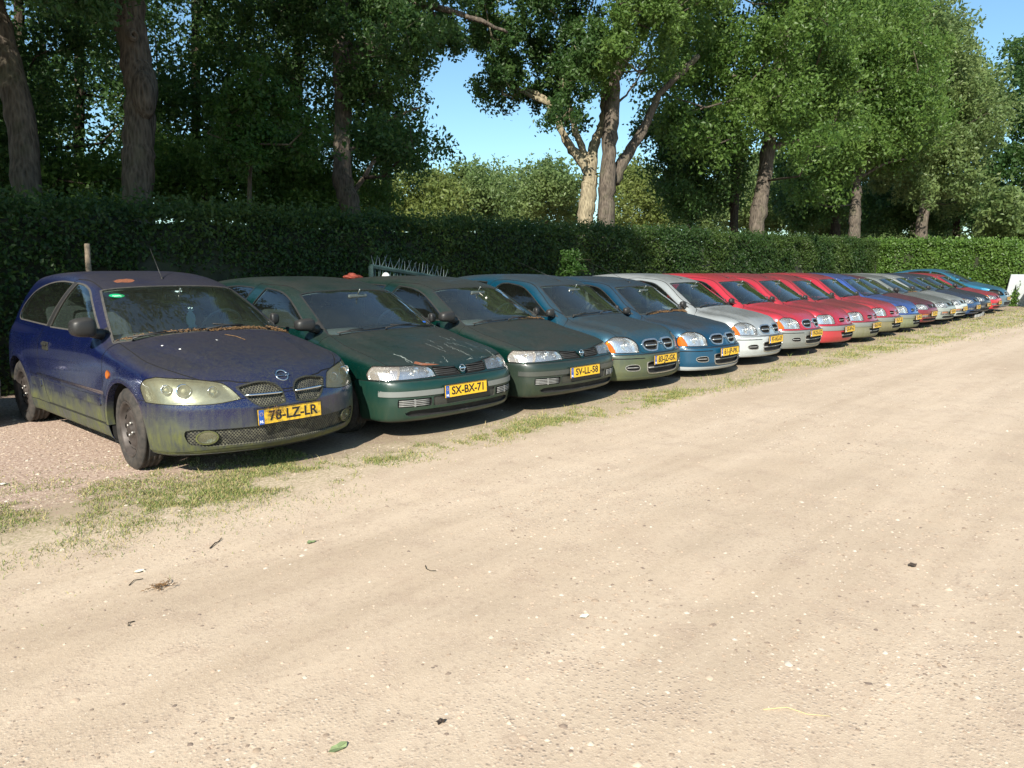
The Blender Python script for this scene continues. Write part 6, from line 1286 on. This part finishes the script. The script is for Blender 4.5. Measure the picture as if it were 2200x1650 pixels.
for k in range(26):
    c = gd*(gl*((k-.35*(k % 2))+.5)/26)+Vector((0, 0, zt+(zt1-zt)*((k-.35*(k % 2))+.5)/26+.02)); l = rn.uniform(.13, .19); a = (.08, .62)[k % 2]; q = MB(); q.tube([c-gd*.0, c+gd*(.02)+Vector((0, 0, .015)), c+gd*(l*a)+Vector((0, 0, l))+nrm_*rn.uniform(-.04, .04)], [.0075, .0075, .004], 5); q.build('spike', sp, gate)
for k in range(16):
    c = gd*(gl*(k+.7)/16)+Vector((0, 0, zt+(zt1-zt)*(k+.7)/16-.04)); q = MB(); q.tube([c, c+gd*rn.uniform(.04, .10)-Vector((0, 0, rn.uniform(.18, .26)))-nrm_*.1], [.0075, .004], 5); q.build('spike', sp, gate)
# rust red tarpaulin bundle and a white lidded can standing behind the green cars
c = at(758, 596, 10.4); bd = MB(); bm = bmesh.new(); bmesh.ops.create_icosphere(bm, subdivisions=4, radius=1)
V = []
for v in bm.verts: q = v.co; w = 1+.16*math.sin(q.x*6+q.z*3)+.10*math.sin(q.y*11+q.x*4); V.append(Vector((q.x*.12*w*(1+.35*max(0, q.x)), q.y*.09*w, (q.z*.055*w if q.z > 0 else q.z*.04)-.02*max(0, q.x))))
bd.add(V, [tuple(v.index for v in f_.verts) for f_ in bm.faces], 0, True); bm.free()
bd.tube([(0, 0, 0), (0, 0, -(c.z-.03)*.5), (0, 0, -c.z+.0)], [.03, .03, .03], 8); o = bd.build('tarpaulin_bundle', simple('rust_red_tarpaulin', (.20, .035, .018), .8, noise=.25), None); o.location = c; tag(o, 'crumpled rust red tarpaulin tied on a stake behind the two green hatchbacks', 'tarpaulin')
c = at(829, 593, 11.6); cn = MB(); cn.lathe([(.0, .055), (.03, .05), (.055, .025), (.062, .0), (.062, -.03), (.055, -.035), (.055, -c.z+.0)], axis='z', n=20); o = cn.build('drain_pipe_cap', simple('white_plastic', (.75, .77, .76), .4), None); o.location = c; tag(o, 'round white cap of a plastic pipe standing behind the dusty green hatchback', 'pipe')
# loose bumper trim in front of the dark blue hatchback
lt = MB(); yb = 4.92; [lt.box((26.0+.22*k, yb-.05+.012*(k-2)**2, .13+.012*k), (.225, .045, .085), 0, Euler((R(8), R(-3), R(-6+6*k*.5))).to_matrix(), bev=.012) for k in range(5)]; o = lt.build('loose_bumper_trim', M['grey_trim'], None); o['dust'] = .8; tag(o, 'grey length of bumper trim hanging loose below the dark blue hatchback', 'bumper trim')
# white van at the right edge
vr = empty('white_van', (36.2, 5.0, 0)); tag(vr, 'white van cut by the right edge of the photo, beside the hedge end', 'van'); wm = simple('white_van_paint', (.72, .75, .76), .35, noise=.06, nscale=2)
prof = [(0, .35), (0, 1.02), (.10, 1.12), (.55, 1.25), (1.0, 1.78), (1.15, 1.86), (4.4, 1.90), (4.55, 1.8), (4.6, .35)]; q = MB(); n = len(prof)
q.add([(x, y, z) for y in (-1.7, 0) for x, z in prof], [tuple(range(n))[::-1], tuple(range(n, 2*n))]+[(i, (i+1) % n, n+(i+1) % n, n+i) for i in range(n)]); q.build('body', wm, vr)
q = MB(); q.box((.0, -.02, 0), (.001, .001, .001)); 
for nm, pts in (('windscreen', [(.585, -1.6, 1.31), (.585, -.1, 1.31), (.965, -.1, 1.755), (.965, -1.6, 1.755)]),):
    w = MB(); w.add([Vector(p_)+Vector((-.012, 0, .006)) for p_ in pts], [(0, 1, 2, 3)]); w.build(nm, M['glass'], vr)
for nm, x0, x1 in (('side_window', 1.05, 1.85), ('side_window', 1.95, 3.0)): w = MB(); w.box(((x0+x1)/2, .004, 1.48), (x1-x0, .012, .46), 0, bev=.004); w.build(nm, M['sglass'], vr)
w = MB(); w.box((-.02, -.85, .45), (.10, 1.66, .20), 0, bev=.03); w.build('bumper', M['black_trim'], vr)
for y in (-1.45, -.25): w = MB(); w.box((-.004, y, .85), (.02, .28, .18), 0, bev=.008); w.build('headlight', M['reflector'], vr)
for x in (.85, 3.7):
    for y, sx in ((-1.55, -1), (-.1, 1)): e = wheel(vr, 0, 0, .31, .19, sx); e.location = (x, y, .31); e.rotation_euler = (0, 0, R(90))
for ch_ in all_kids(vr): ch_['dust'] = .3
# a pale board leaning beside it
w = MB(); w.box((0, 0, .66), (.05, 1.05, 1.38), 0, Euler((0, R(-16), R(38))).to_matrix(), bev=.01); o = w.build('leaning_board', simple('pale_board', (.47, .51, .52), .6, noise=.1, nscale=3), None); o.location = at(2190, 640, 31.0).xy.to_3d(); tag(o, 'pale grey board leaning beside the end of the bright hedge', 'board')
# twigs, leaves and scraps on the yard
def twig(name, label, pts, r, mat='bark_dark', cat='twig', grp='twigs lying on the sandy yard'):
    m = MB(); P = [at(u, v, 1) for u, v in pts]; W_ = []
    for u, v in pts:
        d = at(u, v, 1)-Vector((0, 0, CAM_H)); W_.append(Vector((0, 0, CAM_H))+d*(-CAM_H/d.z))
    b = W_[0]; m.tube([w_-b+Vector((0, 0, r*.8+.004*(k % 2)+float(relief(w_.x, w_.y)))) for k, w_ in enumerate(W_)], [r*.6*(1-.5*k/len(W_)) for k in range(len(W_))], 6); o = m.build(name, M[mat], None); o.location = b; tag(o, label, cat, grp)
twig('twig', 'short dark knobbly twig in front of the navy hatchback', [(451, 1177), (462, 1168), (470, 1163), (476, 1157)], .006)
twig('twig', 'dark curved twig shaped like a hook left of the yard centre', [(914, 1216), (916, 1224), (925, 1227), (937, 1228)], .004)
twig('twig', 'thin bent twig just left of the clump of dead grass', [(277, 1256), (288, 1247), (307, 1242)], .004)
twig('twig', 'small C-shaped twig below the clump of dead grass', [(289, 1333), (276, 1338), (275, 1343), (280, 1344)], .004)
twig('straw', 'long pale curved straw near the bottom right of the yard', [(1640, 1522), (1690, 1518), (1735, 1530), (1785, 1536)], .003, 'straw', 'straw', None)
def scrap(name, label, u, v, size, mat, cat, seed, curl=.25):
    d = at(u, v, 1)-Vector((0, 0, CAM_H)); b = Vector((0, 0, CAM_H))+d*(-CAM_H/d.z); r = random.Random(seed); n = 11; m = MB(); rr = [size*(1+.35*r.uniform(-1, 1)*(k % 2)) for k in range(n)]; a0 = r.uniform(0, 6)
    P = [Vector((q*math.cos(a0+2*math.pi*k/n)*1.25, q*math.sin(a0+2*math.pi*k/n)*.85, .004+abs(math.sin(k*1.3))*size*curl)) for k, q in enumerate(rr)]; c = Vector((0, 0, .003)); m.add(P+[c], [(k, (k+1) % n, n) for k in range(n)]); m.add([p_-Vector((0, 0, .0012)) for p_ in P+[c]], [((k+1) % n, k, n) for k in range(n)])
    o = m.build(name, mat, None); o.location = b+Vector((0, 0, float(relief(b.x, b.y)))); tag(o, label, cat)
lg = simple('fallen_green_leaf', (.22, .28, .13), .6, noise=.2); lw = simple('pale_scrap', (.66, .63, .52), .7); ld = simple('dark_scrap', (.05, .035, .025), .8, noise=.3)
scrap('fallen_leaf', 'pale green fallen leaf near the bottom of the yard, left of centre', 727, 1601, .024, lg, 'leaf', 1); scrap('fallen_leaf', 'light green leaf lying beyond the tracks in front of the first two cars', 668, 1162, .022, lg, 'leaf', 2)
scrap('paper_scrap', 'whitish scrap beside the clump of dead grass', 299, 1227, .020, lw, 'scrap', 3); scrap('paper_scrap', 'white square-cornered scrap in the right half of the yard', 1254, 1321, .020, lw, 'scrap', 4); scrap('bark_flake', 'small black flake of bark near the bottom edge of the yard', 948, 1549, .013, ld, 'bark', 5, .6); scrap('bark_flake', 'dark scrap of bark in the far right part of the yard', 1960, 1214, .020, ld, 'bark', 6, .5)
scrap('paper_scrap', 'tiny white scrap at the left edge beside the grass', 4, 1042, .03, lw, 'scrap', 7)
d = at(347, 1259, 1)-Vector((0, 0, CAM_H)); b = Vector((0, 0, CAM_H))+d*(-CAM_H/d.z); m = MB(); r_ = random.Random(2)
for k in range(40):
    a = r_.uniform(0, 6.3); l = r_.uniform(.012, .038); p0 = Vector((r_.gauss(0, .022), r_.gauss(0, .018), .002)); m.tube([p0, p0+Vector((math.cos(a), math.sin(a), r_.uniform(.1, .6)))*l*.5, p0+Vector((math.cos(a+.4), math.sin(a+.4), r_.uniform(-.1, .3)))*l], .0016, 4)
o = m.build('dead_grass_clump', M['debris'], None); o.location = b; tag(o, 'small brown uprooted clump of dead grass on the sand, lower left', 'grass clump')
